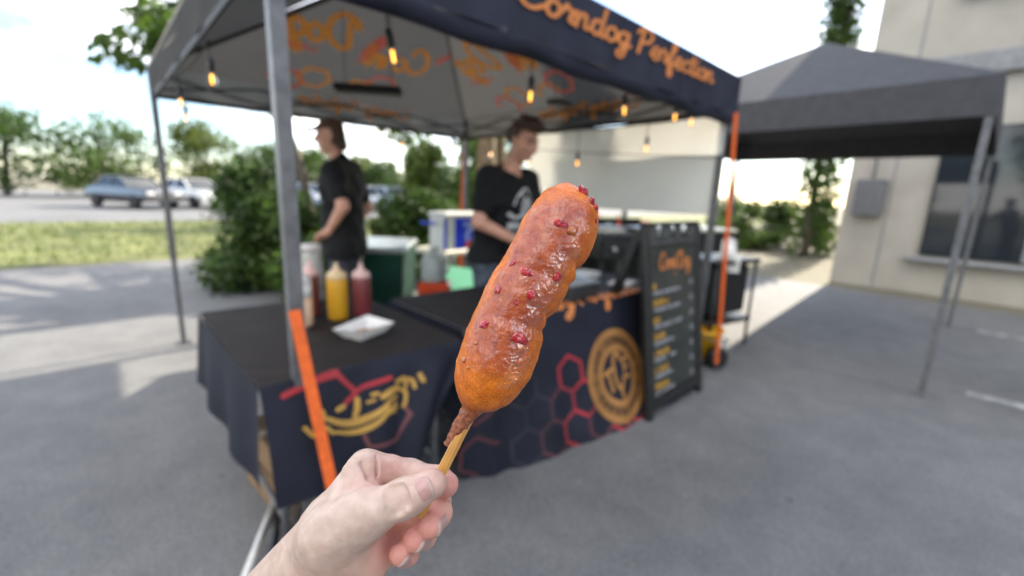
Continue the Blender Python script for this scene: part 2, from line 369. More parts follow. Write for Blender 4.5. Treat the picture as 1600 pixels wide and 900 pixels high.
pm_ = MB()
for i in range(420):
    x, y = random.uniform(-.6, 4.2), random.uniform(-.3, 1.3); r_ = random.choice((.0015, .002, .0025, .003, .005))
    pm_.box((x, y, .004 + r_ * .5), (r_ * 2, r_ * random.uniform(1.2, 2), r_), Matrix.Rotation(random.uniform(0, 3), 3, 'Z'), r_ * .35)
tag(pm_.build('grit', mat('pale_grit', (.33, .32, .30), .8, .3, 30)), 'pale grit scattered on the tarmac in front of the booth', 'grit', kind='stuff')
# shop building added at the right to shade the tarmac in front of the booth
STUCCO = mat('cream_stucco', (.42, .38, .32), .9, .08, 1.5, .3, 40); TRIM = mat('grey_trim', (.25, .25, .25), .6); GLASSD = mat('dark_window_glass', (.02, .025, .03), .05, .1, 2)
bl = empty('added_shade_building', (9.5, 1.80, 0), 0, 'two storey cream shop building added at the far right to shade the tarmac', 'building')
def lb(c, d, name, mt, par=bl): return MB().box(c, d, bev=.02).build(name, mt, par)
lb((4, -12, 4.9), (8, 24, 9.8), 'wall', STUCCO); lb((4, -12, 10.0), (8.5, 24.5, .4), 'cornice', TRIM); lb((-.06, -12, 3.4), (.12, 24, .3), 'band_course', TRIM)
win = lb((-.03, -2.2, 1.6), (.1, 2.2, 1.9), 'window', GLASSD); lb((-.1, -2.2, .58), (.16, 2.5, .08), 'sill', TRIM, win); lb((-.09, -2.2, 1.6), (.06, .07, 1.9), 'mullion', TRIM, win)
for k in range(6):
    for z in (1.6, 5.4, 8.0):
        if (k, z) == (0, 1.6) or (k == 2 and z == 1.6): continue
        c = copy_tree(win, bl); c.location = (0, -3.7 * k, z - 1.6)
dr = lb((-.04, -9.6, 1.1), (.12, 1.1, 2.2), 'door', DARKSTEEL); lb((-.12, -9.2, 1.05), (.06, .03, .3), 'handle', STEEL, dr)

for y in (-4.6, -11.2): MB().tube([(-.10, y, 0), (-.10, y, 9.7)], .05, 10).build('downpipe', TRIM, bl, True)
for y in (-.6, -5.1, -8.0, -12.4): lb((-.004, y, 4.9), (.012, .025, 9.7), 'wall_joint', TRIM)
lb((-.10, -.35, 1.5), (.18, .4, .6), 'meter_box', STEEL); MB().tube([(-.08, -.35, 1.8), (-.08, -.35, 3.2)], .018, 8).build('conduit', TRIM, bl, True)
for k in range(3):
    pl_ = MB().add([(4.6 + k * 2.6, -4.5, .009), (4.7 + k * 2.6, -4.5, .009), (4.7 + k * 2.6, -.1, .009), (4.6 + k * 2.6, -.1, .009)], [(0, 1, 2, 3)]).build('parking_line', mat('worn_white_paint', (.42, .42, .40), .8, .35, 9)); tag(pl_, kind='structure')
# ================================================================== CANOPY TENT
X0, X1, Y0, Y1, ZE, ZV = .42, 3.37, 1.395, 4.51, 2.184, 1.976
PK = Vector((1.895, 2.95, 2.95))
tent = empty('canopy_tent', (X0, Y0, 0), 0, 'dark navy pop-up canopy tent with orange lettering on its front valance', 'tent')
tent_o = Vector((X0, Y0, 0))
def tb(mb, name, mt, smooth=False, par=None):
    o = mb.build(name, mt, par or tent, smooth)
    if par is None: o.location = -tent_o
    return o
corners = [Vector((X0, Y0, ZE)), Vector((X1, Y0, ZE)), Vector((X1, Y1, ZE)), Vector((X0, Y1, ZE))]
for i in range(4):
    a, b = corners[i], corners[(i + 1) % 4]
    def rf(u, v, a=a, b=b):
        e = a.lerp(b, u); p = e.lerp(PK, v); s = math.sin(math.pi * u) * math.sin(math.pi * min(1, v * 1.1)) * .03
        return p - Vector((0, 0, s * (1 - v) + .006 * math.sin(9 * u + 7 * v) * min(1, v * 5)))
    tb(MB().grid(rf, 24, 14), 'roof_panel', LINING, True)
def valance(a, b, mt, out, zt, zb, name, amp=.006):
    def f(u, v):
        p = a.lerp(b, u); w = amp * math.sin(u * 31) * v + amp * .6 * math.sin(u * 57 + 1) * v
        q = p + Vector(out) * (w + .004); return Vector((q.x, q.y, zt + (zb - zt) * v))
    return tb(MB().grid(f, 80, 4), name, mt, True)
valance(corners[0] + Vector((-.02, -.03, 0)), corners[1] + Vector((.03, -.03, 0)), NAVY, (0, -1, 0), ZE + .012, ZV - .035, 'front_valance', .004)
valance(corners[2], corners[3], VALIN, (0, 1, 0), ZE + .015, ZV, 'valance')
valance(corners[1], corners[2], LINING, (1, 0, 0), ZE + .015, ZV, 'valance')
valance(corners[3], corners[0], VALIN, (-1, 0, 0), ZE + .015, ZV, 'valance')
for a, b in ((corners[2], corners[3]), (corners[1], corners[2]), (corners[3], corners[0])):     # dark hem along the lower edge
    tb(MB().bar((a.x, a.y, ZV - .004), (b.x, b.y, ZV - .004), .012, .03), 'hem', BLACKM)
# rolled-up front wall tied under the front valance
rl = MB().grid(lambda u, v: (X0 - .03 + u * (X1 - X0 + .05), Y0 + .012 + math.cos(v * 6.2832) * (.042 + .005 * math.sin(u * 40 + 3 * math.sin(7 * u))),
     1.938 - .006 * math.sin(u * 3.1416 * 3) ** 2 + math.sin(v * 6.2832) * (.05 + .005 * math.sin(u * 33))), 120, 14)
tb(rl, 'rolled_wall', NAVY, True)
# lettering of the front valance
st, w = script('Corndog Perfection', 1, .10); kk = 1.715 / w
tb_ = lambda o: (setattr(o, 'location', -tent_o), o)[1]
tb_(sheet('lettering', st, .125, .045, lambda a, b: (1.225 + a * kk, Y0 - .0445, 2.052 + a * kk * .012 + b * .0585), ORANGE, tent))
L = math.hypot(Y1 - PK.y, PK.z - ZE); sv_ = Vector((0, PK.y - Y1, PK.z - ZE)) / L
nb = Vector((0, -sv_.z, sv_.y)); nb = nb if nb.z < 0 else -nb
def on_back(x, s):
    v = s / L; u = .5 + (x - PK.x) / max(.2, (X1 - X0) * (1 - v)); sag = math.sin(math.pi * min(max(u, 0), 1)) * math.sin(math.pi * min(1, max(0, v) * 1.1)) * .03 * (1 - v)
    return Vector((x, Y1, ZE)) + sv_ * s + nb * .012 - Vector((0, 0, sag))
L2 = math.hypot(X1 - PK.x, PK.z - ZE); sr_ = Vector((PK.x - X1, 0, PK.z - ZE)) / L2
nr = Vector((-sr_.z, 0, sr_.x)); nr = nr if nr.z < 0 else -nr
def on_right(y, s): return Vector((X1, y, ZE)) + sr_ * s + nr * .012 - Vector((0, 0, .025))
def roof_art(fn, x_start, sgn, s0, tilt):
    """corn dog logo, hexagons; x_start where the word begins, sgn its direction as seen from inside (mirrored)"""
    M = lambda k: (lambda a, b: fn(x_start + sgn * a, s0 + b + k * a))
    a1, w1 = script('Corn', .15, .15); tb_(sheet('lettering', a1, .023, .009, M(tilt), ORANGE_T, tent))
    a2, w2 = script('Dog', .165, .15)
    tb_(sheet('lettering', a2, .026, .010, lambda a, b: fn(x_start + sgn * (a + .74), s0 + .10 + b), ORANGE_T, tent))
    ic = [np.array([(.62, .02), (.555, .21)]), np.array([(.62, .02), (.655, -.10)])]
    tb_(sheet('corn_dog_emblem', ic, [.055, .013], .011, M(.12), PINK_T, tent))
    zz = [spline([(.58, .16), (.64, .15), (.57, .10), (.65, .08), (.58, .03), (.65, .01)], 4)]
    tb_(sheet('emblem_detail', zz, .009, .006, lambda a, b: Vector(fn(x_start + sgn * a, s0 + b + .12 * a)) + Vector((0, 0, -.006)), ORANGE_T, tent))
    tg = [np.array([(.018 * q, .018 * (q % 2) * (1 + q % 3)) for q in range(20)])]
    tb_(sheet('lettering', tg, .007, .005, lambda a, b: fn(x_start + sgn * (a + 1.0), s0 - .02 + b), PINK_T, tent))
    tb_(sheet('emblem_detail', [np.array([(-.03, .20), (-.10, .30)])], .028, .01, M(0), PINK_T, tent))
    for hx, hs, mt, k in ((.34, .34, PINK_T, 6), (.93, .26, ORANGE_T, 6), (1.14, .17, PINK_T, 4), (.52, .22, ORANGE_T, 3)):
        pts = hexagon(0, 0, .138, 0, k)
        tb_(sheet('hexagon_print', [pts], .017, .009, lambda a, b, hx=hx, hs=hs: fn(x_start + sgn * (hx + a), hs + b), mt, tent))
roof_art(on_back, 2.47, -1, .60, -.05)
roof_art(on_right, 2.42, 1, .55, 0)
vt, wv = script('Corndog Perfection', 1, .1); kv = 1.16 / wv
tb_(sheet('lettering', vt, .13, .05, lambda a, b: (2.62 - a * kv, Y1 - .012, 2.085 + b * .062), ORANGE_T, tent))
tb_(sheet('lettering', vt, .15, .06, lambda a, b: (X1 - .012, 2.12 + a * kv, 2.085 + b * .058), ORANGE_T, tent))
# frame: legs, scissor trusses, roof struts
for i, c in enumerate(corners):
    tb(MB().box((c.x, c.y + (.03 if i < 2 else -.03), 1.45), (.042, .042, 1.46)), 'leg', STEEL)
    lg = tb(MB().box((c.x, c.y + (.03 if i < 2 else -.03), .37), (.032, .032, .74)), 'inner_leg', STEEL)
    MB().box((c.x, c.y + (.03 if i < 2 else -.03), .004), (.11, .11, .008)).build('foot_plate', DARKSTEEL, lg)
for i in range(4):
    a, b = corners[i], corners[(i + 1) % 4]; n_ = 4; inn = (PK - (a + b) / 2); inn.z = 0; inn = inn.normalized() * .035
    for q in range(n_):
        p0, p1 = a.lerp(b, q / n_) + inn, a.lerp(b, (q + 1) / n_) + inn; hi, lo_ = ZE - .05, ZV + .035
        for z0, z1, o in ((hi, lo_, 0), (lo_, hi, .014)):
            if q % 2: z0, z1 = z1, z0
            tb(MB().bar(Vector((p0.x, p0.y, z0)) + inn * o * 25, Vector((p1.x, p1.y, z1)) + inn * o * 25, .009, .016), 'truss_bar', DARKSTEEL)
    mid = (a + b) / 2 + inn
    tb(MB().bar(a + Vector((0, 0, -.02)), PK - Vector((0, 0, .04)), .014, .024), 'hip_strap', DARKSTEEL)

# tie-down straps
def strap(name, pts, label, w=.026):
    mb = MB(); t = .004
    for a, b in zip(pts[:-1], pts[1:]):
        a, b = Vector(a), Vector(b); d = (b - a).normalized(); s = d.cross(EYE - a).normalized() * w / 2; n_ = d.cross(s).normalized() * t / 2
        mb.add([a - s - n_, a + s - n_, a + s + n_, a - s + n_, b - s - n_, b + s - n_, b + s + n_, b - s + n_],
               [(0, 1, 2, 3), (7, 6, 5, 4), (0, 4, 5, 1), (1, 5, 6, 2), (2, 6, 7, 3), (3, 7, 4, 0)])
    root = mb.build(name, STRAP)
    MB().box(Vector(pts[-1]) + Vector((0, 0, .02)), (.05, .03, .05), bev=.008).build('anchor_hook', DARKSTEEL, root)
    return tag(root, label, 'strap', 'tie-down straps of the canopy')
strap('tie_down_strap', [(.405, 1.385, .98), (.437, 1.25, .46), (.466, 1.13, 0)], 'orange tie-down strap slanting across the front of the left table', .034)
strap('tie_down_strap', [(3.36, 1.35, 1.96), (3.37, 1.33, 1.55), (3.44, 1.29, .45), (3.46, 1.28, .05)], 'orange tie-down strap at the canopy leg beside the menu board')
strap('tie_down_strap', [(3.39, 4.53, 1.96), (3.36, 4.52, 1.5), (3.32, 4.50, .3), (3.31, 4.50, .0)], 'orange tie-down strap at the back corner beside the blue box', .05)

# side wall: white tarp hung along the right side
def tf(u, v):
    y = 1.405 + u * 1.945; zt = 1.955 - .015 * math.sin(math.pi * u) ** 2 ; zb = 1.245
    fold = .03 * math.sin(5 * u + 2.2 * v) * v + .012 * math.sin(17 * u - 5 * v) + .02 * math.sin(3.14 * v) * math.sin(2.1 + 7 * u)
    return (X1 - .03 + fold, y, zt + (zb - zt) * v)
tp = MB().grid(tf, 60, 26).build('tarp', TARP, None, True); tag(tp, 'white tarp hung as a side wall at the right of the booth', 'tarp')
MB().tube([tf(i / 30, 0) for i in range(31)], .007, 6).build('top_cord', DARKSTEEL, tp)
MB().tube([tuple(Vector(tf(i / 30, .42 - .20 * i / 30)) - Vector((.008, 0, 0))) for i in range(31)], .0035, 6).build('hanging_cord', DARKSTEEL, tp)
MB().grid(lambda u, v: tuple(Vector(tf(.0 + .02 * u, v)) - Vector((.004, 0, 0))), 2, 20).build('side_hem', WHITEP, tp, True)

# string lights
BULBG = bpy.data.materials.new('clear_bulb_glass'); BULBG.use_nodes = True
_b = BULBG.node_tree.nodes['Principled BSDF']; _b.inputs['Transmission Weight'].default_value = 1; _b.inputs['Roughness'].default_value = .02; _b.inputs['IOR'].default_value = 1.12
FIL = mat('glowing_filament', (1, .6, .15), .5, emit=(1, .40, .05), estr=1.5)
sl = empty('string_lights', (X0, Y0, 1.95), 0, 'black string of small filament bulbs hung round the canopy edge', 'string lights')
slo = Vector((X0, Y0, 1.95))
def bulb(p, ln, tilt=0):
    p = Vector(p); Rm = Matrix.Rotation(tilt, 3, 'Y')
    gl = MB().lathe([(.004, -.062), (.013, -.060), (.019, -.048), (.020, -.036), (.016, -.018), (.011, 0)], 16)
    gl.v = [Rm @ q for q in gl.v]; o = gl.build('bulb', BULBG, sl, True); o.location = p - slo
    s_ = MB().lathe([(.006, .06), (.012, .052), (.0145, .04), (.0145, .0), (.012, -.004)], 14); s_.v = [Rm @ q for q in s_.v]; s_.build('socket', BLACKP, o, True)
    f_ = MB().tube([(0, 0, -.012), (0, 0, -.05)], .0048, 8); f_.v = [Rm @ q for q in f_.v]; f_.build('filament', FIL, o, True)
    MB().tube([Rm @ Vector((0, 0, .055)), Rm @ Vector((0, 0, .055)) + Vector((-.004, .0, ln * .5)), Rm @ Vector((0, 0, .055)) + Vector((0, 0, ln))], .0035, 6).build('drop_cord', BLACKP, o)
hang = []
for p, ln, tl in (((.858, 1.60, 1.855), .10, -.22), ((1.581, 1.6, 1.835), .09, .05), ((2.364, 1.6, 1.885), .06, -.1), ((2.978, 1.6, 1.93), .04, .1), ((3.216, 1.6, 1.93), .04, 0),
    ((3.2, 1.932, 1.76), .13, 0), ((3.2, 2.61, 1.665), .22, .0), ((3.2, 3.225, 1.67), .22, 0), ((3.12, 4.4, 1.89), .06, .1), ((2.462, 4.4, 1.84), .10, -.1), ((1.94, 4.4, 1.87), .07, 0), ((3.32, 3.95, 1.80), .12, .1),
    ((1.30, 4.4, 1.85), .09, 0), ((.60, 4.4, 1.86), .08, .1), ((.47, 3.6, 1.86), .08, 0), ((.47, 2.6, 1.85), .08, 0)):
    bulb(p, ln, tl); hang.append(Vector(p) + Vector((0, 0, .055 + ln)))
order = [15, 14, 13, 12, 10, 9, 8, 11, 7, 6, 5, 4, 3, 2, 1, 0]; cp = []
for a, b in zip(order[:-1], order[1:]):
    for k in range(8):
        t = k / 8; q = hang[a].lerp(hang[b], t); cp.append(q - Vector((0, 0, .03 * math.sin(math.pi * t))))
cp.append(hang[0]); o = MB().tube(cp, .0045, 6).build('cord', BLACKP, sl); o.location = -slo

# flat black panels hung under the roof
for c, d, rz, lab in (((1.46, 3.05, 2.005), (.44, .13, .045), -.62, 'flat black slim panel hung under the roof at the left'), ((2.62, 2.35, 2.02), (.18, .12, .03), .2, 'small black panel hung from the roof truss behind the second bulb')):
    o = MB().box((0, 0, 0), d, bev=.008).build('hanging_panel', BLACKM, None, False, c, rz); tag(o, lab, 'panel')
    for sx in (-.35, .35): MB().tube([(d[0] * sx, 0, .02), (d[0] * sx, 0, .02 + (.45 if c[1] > 3 else .2))], .003, 6).build('hanger', DARKSTEEL, o)

# ================================================================== TABLES AND CLOTHS
def folding_table(x0, x1, y0, y1, z, label, par_label=None):
    t = empty('folding_table', ((x0 + x1) / 2, (y0 + y1) / 2, 0), 0, label, 'table')
    w, d = x1 - x0, y1 - y0
    MB().box((0, 0, z - .022), (w, d, .04), bev=.01).build('tabletop', WHITEP, t)
    for sx in (-1, 1):
        for sy in (-1, 1): MB().tube([(sx * (w / 2 - .06), sy * (d / 2 - .08), 0), (sx * (w / 2 - .06), sy * (d / 2 - .08), z - .04)], .0145, 10).build('leg', STEEL, t, True)
        MB().tube([(sx * (w / 2 - .06), -d / 2 + .08, .18), (sx * (w / 2 - .06), d / 2 - .08, .18)], .011, 8).build('cross_bar', STEEL, t, True)
    return t
def ip(x, xs, ys): return float(np.interp(x, xs, ys))
ZT = .74
# --- right table (logo cloth)
RX0, RX1, RY0, RY1 = 1.15, 3.0, 1.52, 2.22
folding_table(RX0 + .01, RX1 - .02, RY0 + .015, RY1 - .01, ZT, 'long folding table under the navy cloth with the round logo')
def flare(x): return ip(x, [1.10, 1.25, 1.45, 1.65, 2.0, 2.33, 3.0], [.012, .05, .13, .17, .215, .245, .25])
def rt_front(x, t):
    """front of the cloth: t metres down from the table edge (negative: on the table)"""
    if t <= 0: return Vector((x, RY0 - t, ZT + .006))
    q = min(t / .74, 1); f = .010 * math.sin(x * 9 + 1.3) + .007 * math.sin(x * 23 + 2 * q) + .022 * math.exp(-((x - 1.27) / .05) ** 2) - .02 * math.exp(-((x - 1.36) / .05) ** 2)
    y = RY0 - .004 - flare(x) * q ** 1.15 - f * q - .008 * (1 - math.exp(-t / .012))
    return Vector((x - .02 * q * (1 if x < 1.3 else 0), y, ZT + .006 - (.012 * (1 - math.exp(-t / .01)) + (t) * .985)))
def fr_n(fn, x, t, off=.004):
    p = fn(x, t); a = fn(x + .01, t) - p; b = fn(x, t + .01) - p; n_ = b.cross(a).normalized()
    if n_.y > 0 and t > 0: n_ = -n_
    if t <= 0 and n_.z < 0: n_ = -n_
    return p + n_ * off
ts = [-.0] + [.004, .01, .02, .04] + list(np.linspace(.07, .742, 22))
mb = MB(); nx = 110
V = [rt_front(RX0 + (RX1 - RX0) * i / nx, t) for t in ts for i in range(nx + 1)]
Fc = [(j * (nx + 1) + i, j * (nx + 1) + i + 1, (j + 1) * (nx + 1) + i + 1, (j + 1) * (nx + 1) + i) for j in range(len(ts) - 1) for i in range(nx)]
mb.add(V, Fc); cloth_r = mb.build('tablecloth', CLOTH, None, True); tag(cloth_r, 'navy tablecloth with red hexagons and a round gold logo', 'tablecloth', 'printed tablecloths')
MB().grid(lambda u, v: (RX0 + (RX1 - RX0) * u, RY0 + (RY1 - RY0) * v, ZT + .006 + .0015 * math.sin(14 * u) * math.sin(6 * v)), 30, 12).build('cloth_top', CLOTHTOP, cloth_r, True)
def side_r(u, v):
    y = RY0 + (RY1 - RY0) * u; t = v * ip(u, [0, .15, .5, 1], [.73, .45, .33, .36]); return (RX0 - .004 - .03 * v + .012 * math.sin(u * 14) * v, y - .03 * v * (1 - u), ZT + .004 - t)
MB().grid(side_r, 30, 14).build('side_drop', CLOTH, cloth_r, True)
MB().grid(lambda u, v: (RX1 + .004 + .03 * v + .01 * math.sin(u * 15) * v, RY0 + (RY1 - RY0) * u - .2 * v * (1 - u), ZT + .004 - .72 * v), 20, 12).build('side_drop', CLOTH, cloth_r, True)
MB().grid(lambda u, v: (RX0 + (RX1 - RX0) * u, RY1 + .004 + .012 * v * math.sin(u * 40), ZT + .004 - .3 * v), 60, 8).build('back_drop', CLOTH, cloth_r, True)
RF = lambda a, b: fr_n(rt_front, a, b)
def t_of(x, z): return (ZT - z) / .985
# round gold logo
RH = lambda a, b: fr_n(rt_front, a, b, .0018)
cxl, czl, rl_ = 2.205, .305, .265; ctl = t_of(cxl, czl)
def ring(r, n_=72): return np.array([(cxl + r * math.cos(2 * math.pi * k / n_), ctl - r * math.sin(2 * math.pi * k / n_)) for k in range(n_ + 1)])
sheet('logo_ground', [np.array([(cxl, ctl), (cxl + .001, ctl)])], rl_ - .004, .012, lambda a, b: fr_n(rt_front, a, b, .0032), CLOTH, cloth_r)
sheet('logo_ring', [ring(rl_ - .013), ring(rl_ * .60)], [.020, .017], .006, lambda a, b: fr_n(rt_front, a, b, .006), GOLD, cloth_r)
arc = lambda a0, a1, r: np.array([(cxl + r * math.cos(R(a)), ctl - r * math.sin(R(a))) for a in np.linspace(a0, a1, 60)])
sheet('logo_band', [arc(8, 172, rl_ * .775), arc(190, 350, rl_ * .775)], .0315, .006, lambda a, b: fr_n(rt_front, a, b, .0046), mat('gold_band_print', (.22, .098, .026), .6, .1, 10), cloth_r)
def ring_text(txt, a0, a1, up):
    n_ = len(txt)
    for k, ch in enumerate(txt):
        if ch == ' ': continue
        th = R(a0 + (a1 - a0) * (k + .5) / n_)
        def f(x, y, th=th):
            yy = y - .019; r = rl_ * .775 + (yy if up else -yy); s_ = (-x if up else x); d = th + s_ / (rl_ * .775)
            return fr_n(rt_front, cxl + r * math.cos(d), ctl - r * math.sin(d), .0075)
        font_sheet('logo_letter', ch, .058, f, CLOTH, cloth_r)
ring_text('THE CORNDOG', 168, 12, True); ring_text('EXPERIENCE', 200, 340, False)
mono = [[[(-.122, .025), (-.062, .045)], [(-.090, .036), (-.078, -.075)]], [[(.036, .085), (.025, .118), (-.006, .125), (-.034, .08), (-.036, -.02), (-.012, -.075), (.022, -.06), (.034, -.02)], [(-.004, -.075), (.004, -.128)]], [[(.110, .085), (.066, .075), (.062, -.03), (.108, -.025)], [(.064, .026), (.100, .032)]]]
for letter in mono:
    sheet('logo_letter', [spline([(cxl + a, ctl - b) for a, b in s_], 6) if len(s_) > 4 else np.array([(cxl + a, ctl - b) for a, b in s_]) for s_ in letter], .0105, .004, lambda a, b: fr_n(rt_front, a, b, .0055), ORANGE_M, cloth_r)
# hexagons
HR = .100; dx = HR * math.sqrt(3)
def hexp(i, j): return 1.815 + (i + .5 * (j % 2)) * dx, t_of(0, .395) + j * HR * 1.5
def hexline(cells, material, rad, k0=0, k1=6):
    sts = []
    for i, j in cells:
        cx_, ct_ = hexp(i, j); sts.append(hexagon(cx_, ct_, HR, -90, k1 - k0, k0))
    return sheet('hexagon_print', sts, rad, .007, RH, material, cloth_r)
hexline([(0, 0), (0, 1)], RED, .0095); hexline([(0, 2)], RED, .0095, 3, 6)
hexline([(-1, 1), (-1, 2)], REDDIM, .0085); hexline([(1, 2)], REDDIM, .0085); hexline([(1, 1), (2, 2)], RED, .0095, 1, 4); hexline([(-2, 1), (-2, 2)], DIM, .008); hexline([(-2, 0)], DIM, .008, 1, 4)
hexline([(3, 2), (3, 1)], RED, .0095)
sheet('hexagon_print', [hexagon(1.22, t_of(0, .12), .10, -90, 4, 3), hexagon(1.20, t_of(0, .38), .10, -90, 2, 1)], .008, .008, RF, REDDIM, cloth_r)
# lettering that folds over the front edge
st, w = script('Corndog Perfection', 1, .25); k2 = 1.30 / w
def edge(a, b):
    x = 1.34 + a * k2; t = -(b * .062) - .004; return fr_n(rt_front, x, t, .004)
sheet('lettering', st, .15, .06, edge, ORANGE, cloth_r)

# --- left table
LX0, LX1, LY0, LY1 = .30, 1.06, 1.42, 2.46
folding_table(LX0 + .01, LX1 - .01, LY0 + .02, LY1 - .01, ZT, 'folding table under the shorter navy cloth with squeeze bottles on it')
def lt_front(x, t):
    if t <= 0: return Vector((x, LY0 - t, ZT + .006))
    q = t / .36; pull = max(0, (x - .55) / .5)
    f = .030 * math.sin((x - .9) * 24 + 26 * t * pull) * min(1, pull * 1.4) * min(1, q * 2.2) + .006 * math.sin(x * 17) * q
    return Vector((x, LY0 - .008 * (1 - math.exp(-t / .01)) - .06 * q - f - .03 * math.sin(min(q, 1) * 2.2) , ZT + .006 - .01 * (1 - math.exp(-t / .01)) - t * .98))
def lt_hem(x): return ip(x, [.3, .55, .78, .86, .93, 1.0, 1.06], [.37, .38, .39, .33, .22, .14, .10])
ts = [0, .01, .03, .06] + list(np.linspace(.1, 1, 22))
V = [lt_front(LX0 + (LX1 - LX0) * i / 60, (t * lt_hem(LX0 + (LX1 - LX0) * i / 60))) for t in ts for i in range(61)]
Fc = [(j * 61 + i, j * 61 + i + 1, (j + 1) * 61 + i + 1, (j + 1) * 61 + i) for j in range(len(ts) - 1) for i in range(60)]
cloth_l = mesh_obj('tablecloth', V, Fc, CLOTH, None, True); tag(cloth_l, 'navy tablecloth with gold swash lettering on the left table', 'tablecloth', 'printed tablecloths')
MB().grid(lambda u, v: (LX0 + (LX1 - LX0) * u, LY0 + (LY1 - LY0) * v, ZT + .006 + .0015 * math.sin(11 * u + 2) * math.sin(9 * v)), 16, 20).build('cloth_top', CLOTHTOP, cloth_l, True)
MB().grid(lambda u, v: (LX1 + .004 + .03 * v + .014 * math.sin(u * 16) * v, LY0 + (LY1 - LY0) * u - .08 * v * (1 - u), ZT + .003 - v * ip(u, [0, .25, 1], [.10, .30, .34])), 30, 12).build('side_drop', CLOTH, cloth_l, True)
MB().grid(lambda u, v: (LX0 - .004 - .03 * v + .014 * math.sin(u * 16) * v, LY0 + (LY1 - LY0) * u - .05 * v * (1 - u), ZT + .003 - v * .34), 30, 12).build('side_drop', CLOTH, cloth_l, True)
LF = lambda a, b: fr_n(lt_front, a, b)
LH = .105
NPA = np.array
sheet('hexagon_print', [NPA([(.36, .03), (.432, .016), (.481, .010), (.533, .008), (.585, .077)]), NPA([(.585, .077), (.608, .067), (.715, .060)]), NPA([(.585, .079), (.545, .100)])], .0085, .005, LF, RED, cloth_l)
sheet('hexagon_print', [NPA([(.591, .229), (.608, .278), (.711, .291), (.778, .212), (.756, .174)])], .0075, .005, LF, PINKDIM, cloth_l)
def brush(pts, r0, r1, r2): P = spline(pts, 6); n_ = len(P) - 1; return [P[i:i + 2] for i in range(n_)], [1.2 * float(np.interp(i / n_, [0, .45, 1], [r0, r1, r2])) for i in range(n_)]
GB = [brush([(.475, .132), (.516, .159), (.566, .174), (.62, .172), (.664, .158), (.693, .14)], .006, .0115, .006), brush([(.490, .180), (.536, .198), (.588, .209), (.635, .201), (.671, .180), (.691, .160)], .004, .0095, .005)]
GB += [brush(*q) for q in (([(.463, .108), (.465, .128)], .008, .011, .008), ([(.514, .115), (.534, .111)], .007, .010, .006), ([(.584, .104), (.579, .131), (.567, .153)], .009, .010, .008), ([(.617, .122), (.645, .119)], .004, .006, .004), ([(.638, .100), (.661, .100)], .005, .008, .005),
    ([(.673, .115), (.702, .107), (.736, .100)], .008, .011, .008), ([(.701, .134), (.727, .130)], .004, .006, .004), ([(.736, .079), (.771, .080), (.775, .107)], .006, .009, .007), ([(.744, .112), (.770, .128), (.765, .169), (.752, .178)], .005, .008, .005),
    ([(.722, .150), (.701, .170), (.688, .179)], .004, .007, .003), ([(.726, .168), (.709, .184)], .003, .005, .003), ([(.788, .085), (.806, .098), (.810, .121)], .006, .008, .006), ([(.838, .081), (.843, .100)], .008, .009, .008), ([(.446, .139), (.450, .169), (.468, .158), (.487, .183)], .005, .006, .005), ([(.405, .140), (.426, .171)], .006, .009, .005))]
for ss_, rs_ in GB: sheet('swash_lettering', ss_, rs_, .004, lambda a, b: fr_n(lt_front, a, b, .0055), YGOLD, cloth_l)

# ================================================================== THINGS ON THE TABLES
def squeeze_bottle(loc, liquid, cap, h, r, label, fill=1.0, tilt=0):
    o = empty('squeeze_bottle', loc, tilt, label, 'bottle', 'squeeze bottles on the left table')
    prof = [(r * .90, 0), (r, .008), (r, h * .62), (r * .985, h * .70), (r * .93, h * .745)]
    if fill < 1:
        MB().lathe([(r * .9, 0), (r, .008), (r, h * fill)], 28).build('sauce', liquid, o, True)
        MB().lathe([(r, h * fill + .0005), (r, h * .62), (r * .985, h * .70), (r * .9, h * .75)], 28).build('bottle_top', WHITEP, o, True)
    else: MB().lathe(prof, 28).build('body', liquid, o, True)
    MB().lathe([(r * .97, h * .735), (r * .99, h * .75), (r * .97, h * .80), (r * .8, h * .835), (r * .42, h * .875), (r * .24, h * .93), (r * .15, h), (r * .1, h)], 28).build('cap', cap, o, True)
    return o
CAPP = mat('translucent_pink_cap', (.66, .42, .38), .35, .06, 9, sss=.3); CAPY = mat('translucent_yellow_cap', (.66, .48, .27), .35, .06, 9, sss=.3); CAPW = mat('translucent_white_cap', (.62, .58, .54), .35, .06, 9, sss=.3)
squeeze_bottle((.775, 2.0, ZT + .008), mat('mustard', (.68, .34, .02), .35, .06, 6, coat=.15), CAPY, .262, .046, 'yellow mustard squeeze bottle on the left table')
squeeze_bottle((.885, 1.985, ZT + .008), mat('dark_ketchup', (.20, .038, .042), .35, .12, 6, coat=.3), CAPP, .255, .043, 'dark red squeeze bottle to the right of the yellow one')
squeeze_bottle((.70, 2.13, ZT + .008), mat('brown_red_sauce', (.20, .045, .035), .35, .12, 6, coat=.3), CAPP, .262, .040, 'brown red squeeze bottle half hidden behind the pale one')
squeeze_bottle((.612, 1.975, ZT + .008), mat('pale_sauce', (.70, .45, .29), .4, .06, 6, coat=.3), CAPW, .262, .041, 'pale peach squeeze bottle nearest the orange strap', .50)
jar = empty('jar', (.80, 2.40, ZT + .008), 0, 'tall cloudy jar standing behind the squeeze bottles', 'jar')
MB().lathe([(.055, 0), (.06, .01), (.06, .2), (.05, .24), (.05, .27)], 24).build('body', mat('cloudy_glass', (.42, .41, .36), .15, .15, 20), jar, True); MB().lathe([(.053, .268), (.053, .30), (.03, .305)], 24).build('lid', CAPW, jar, True)

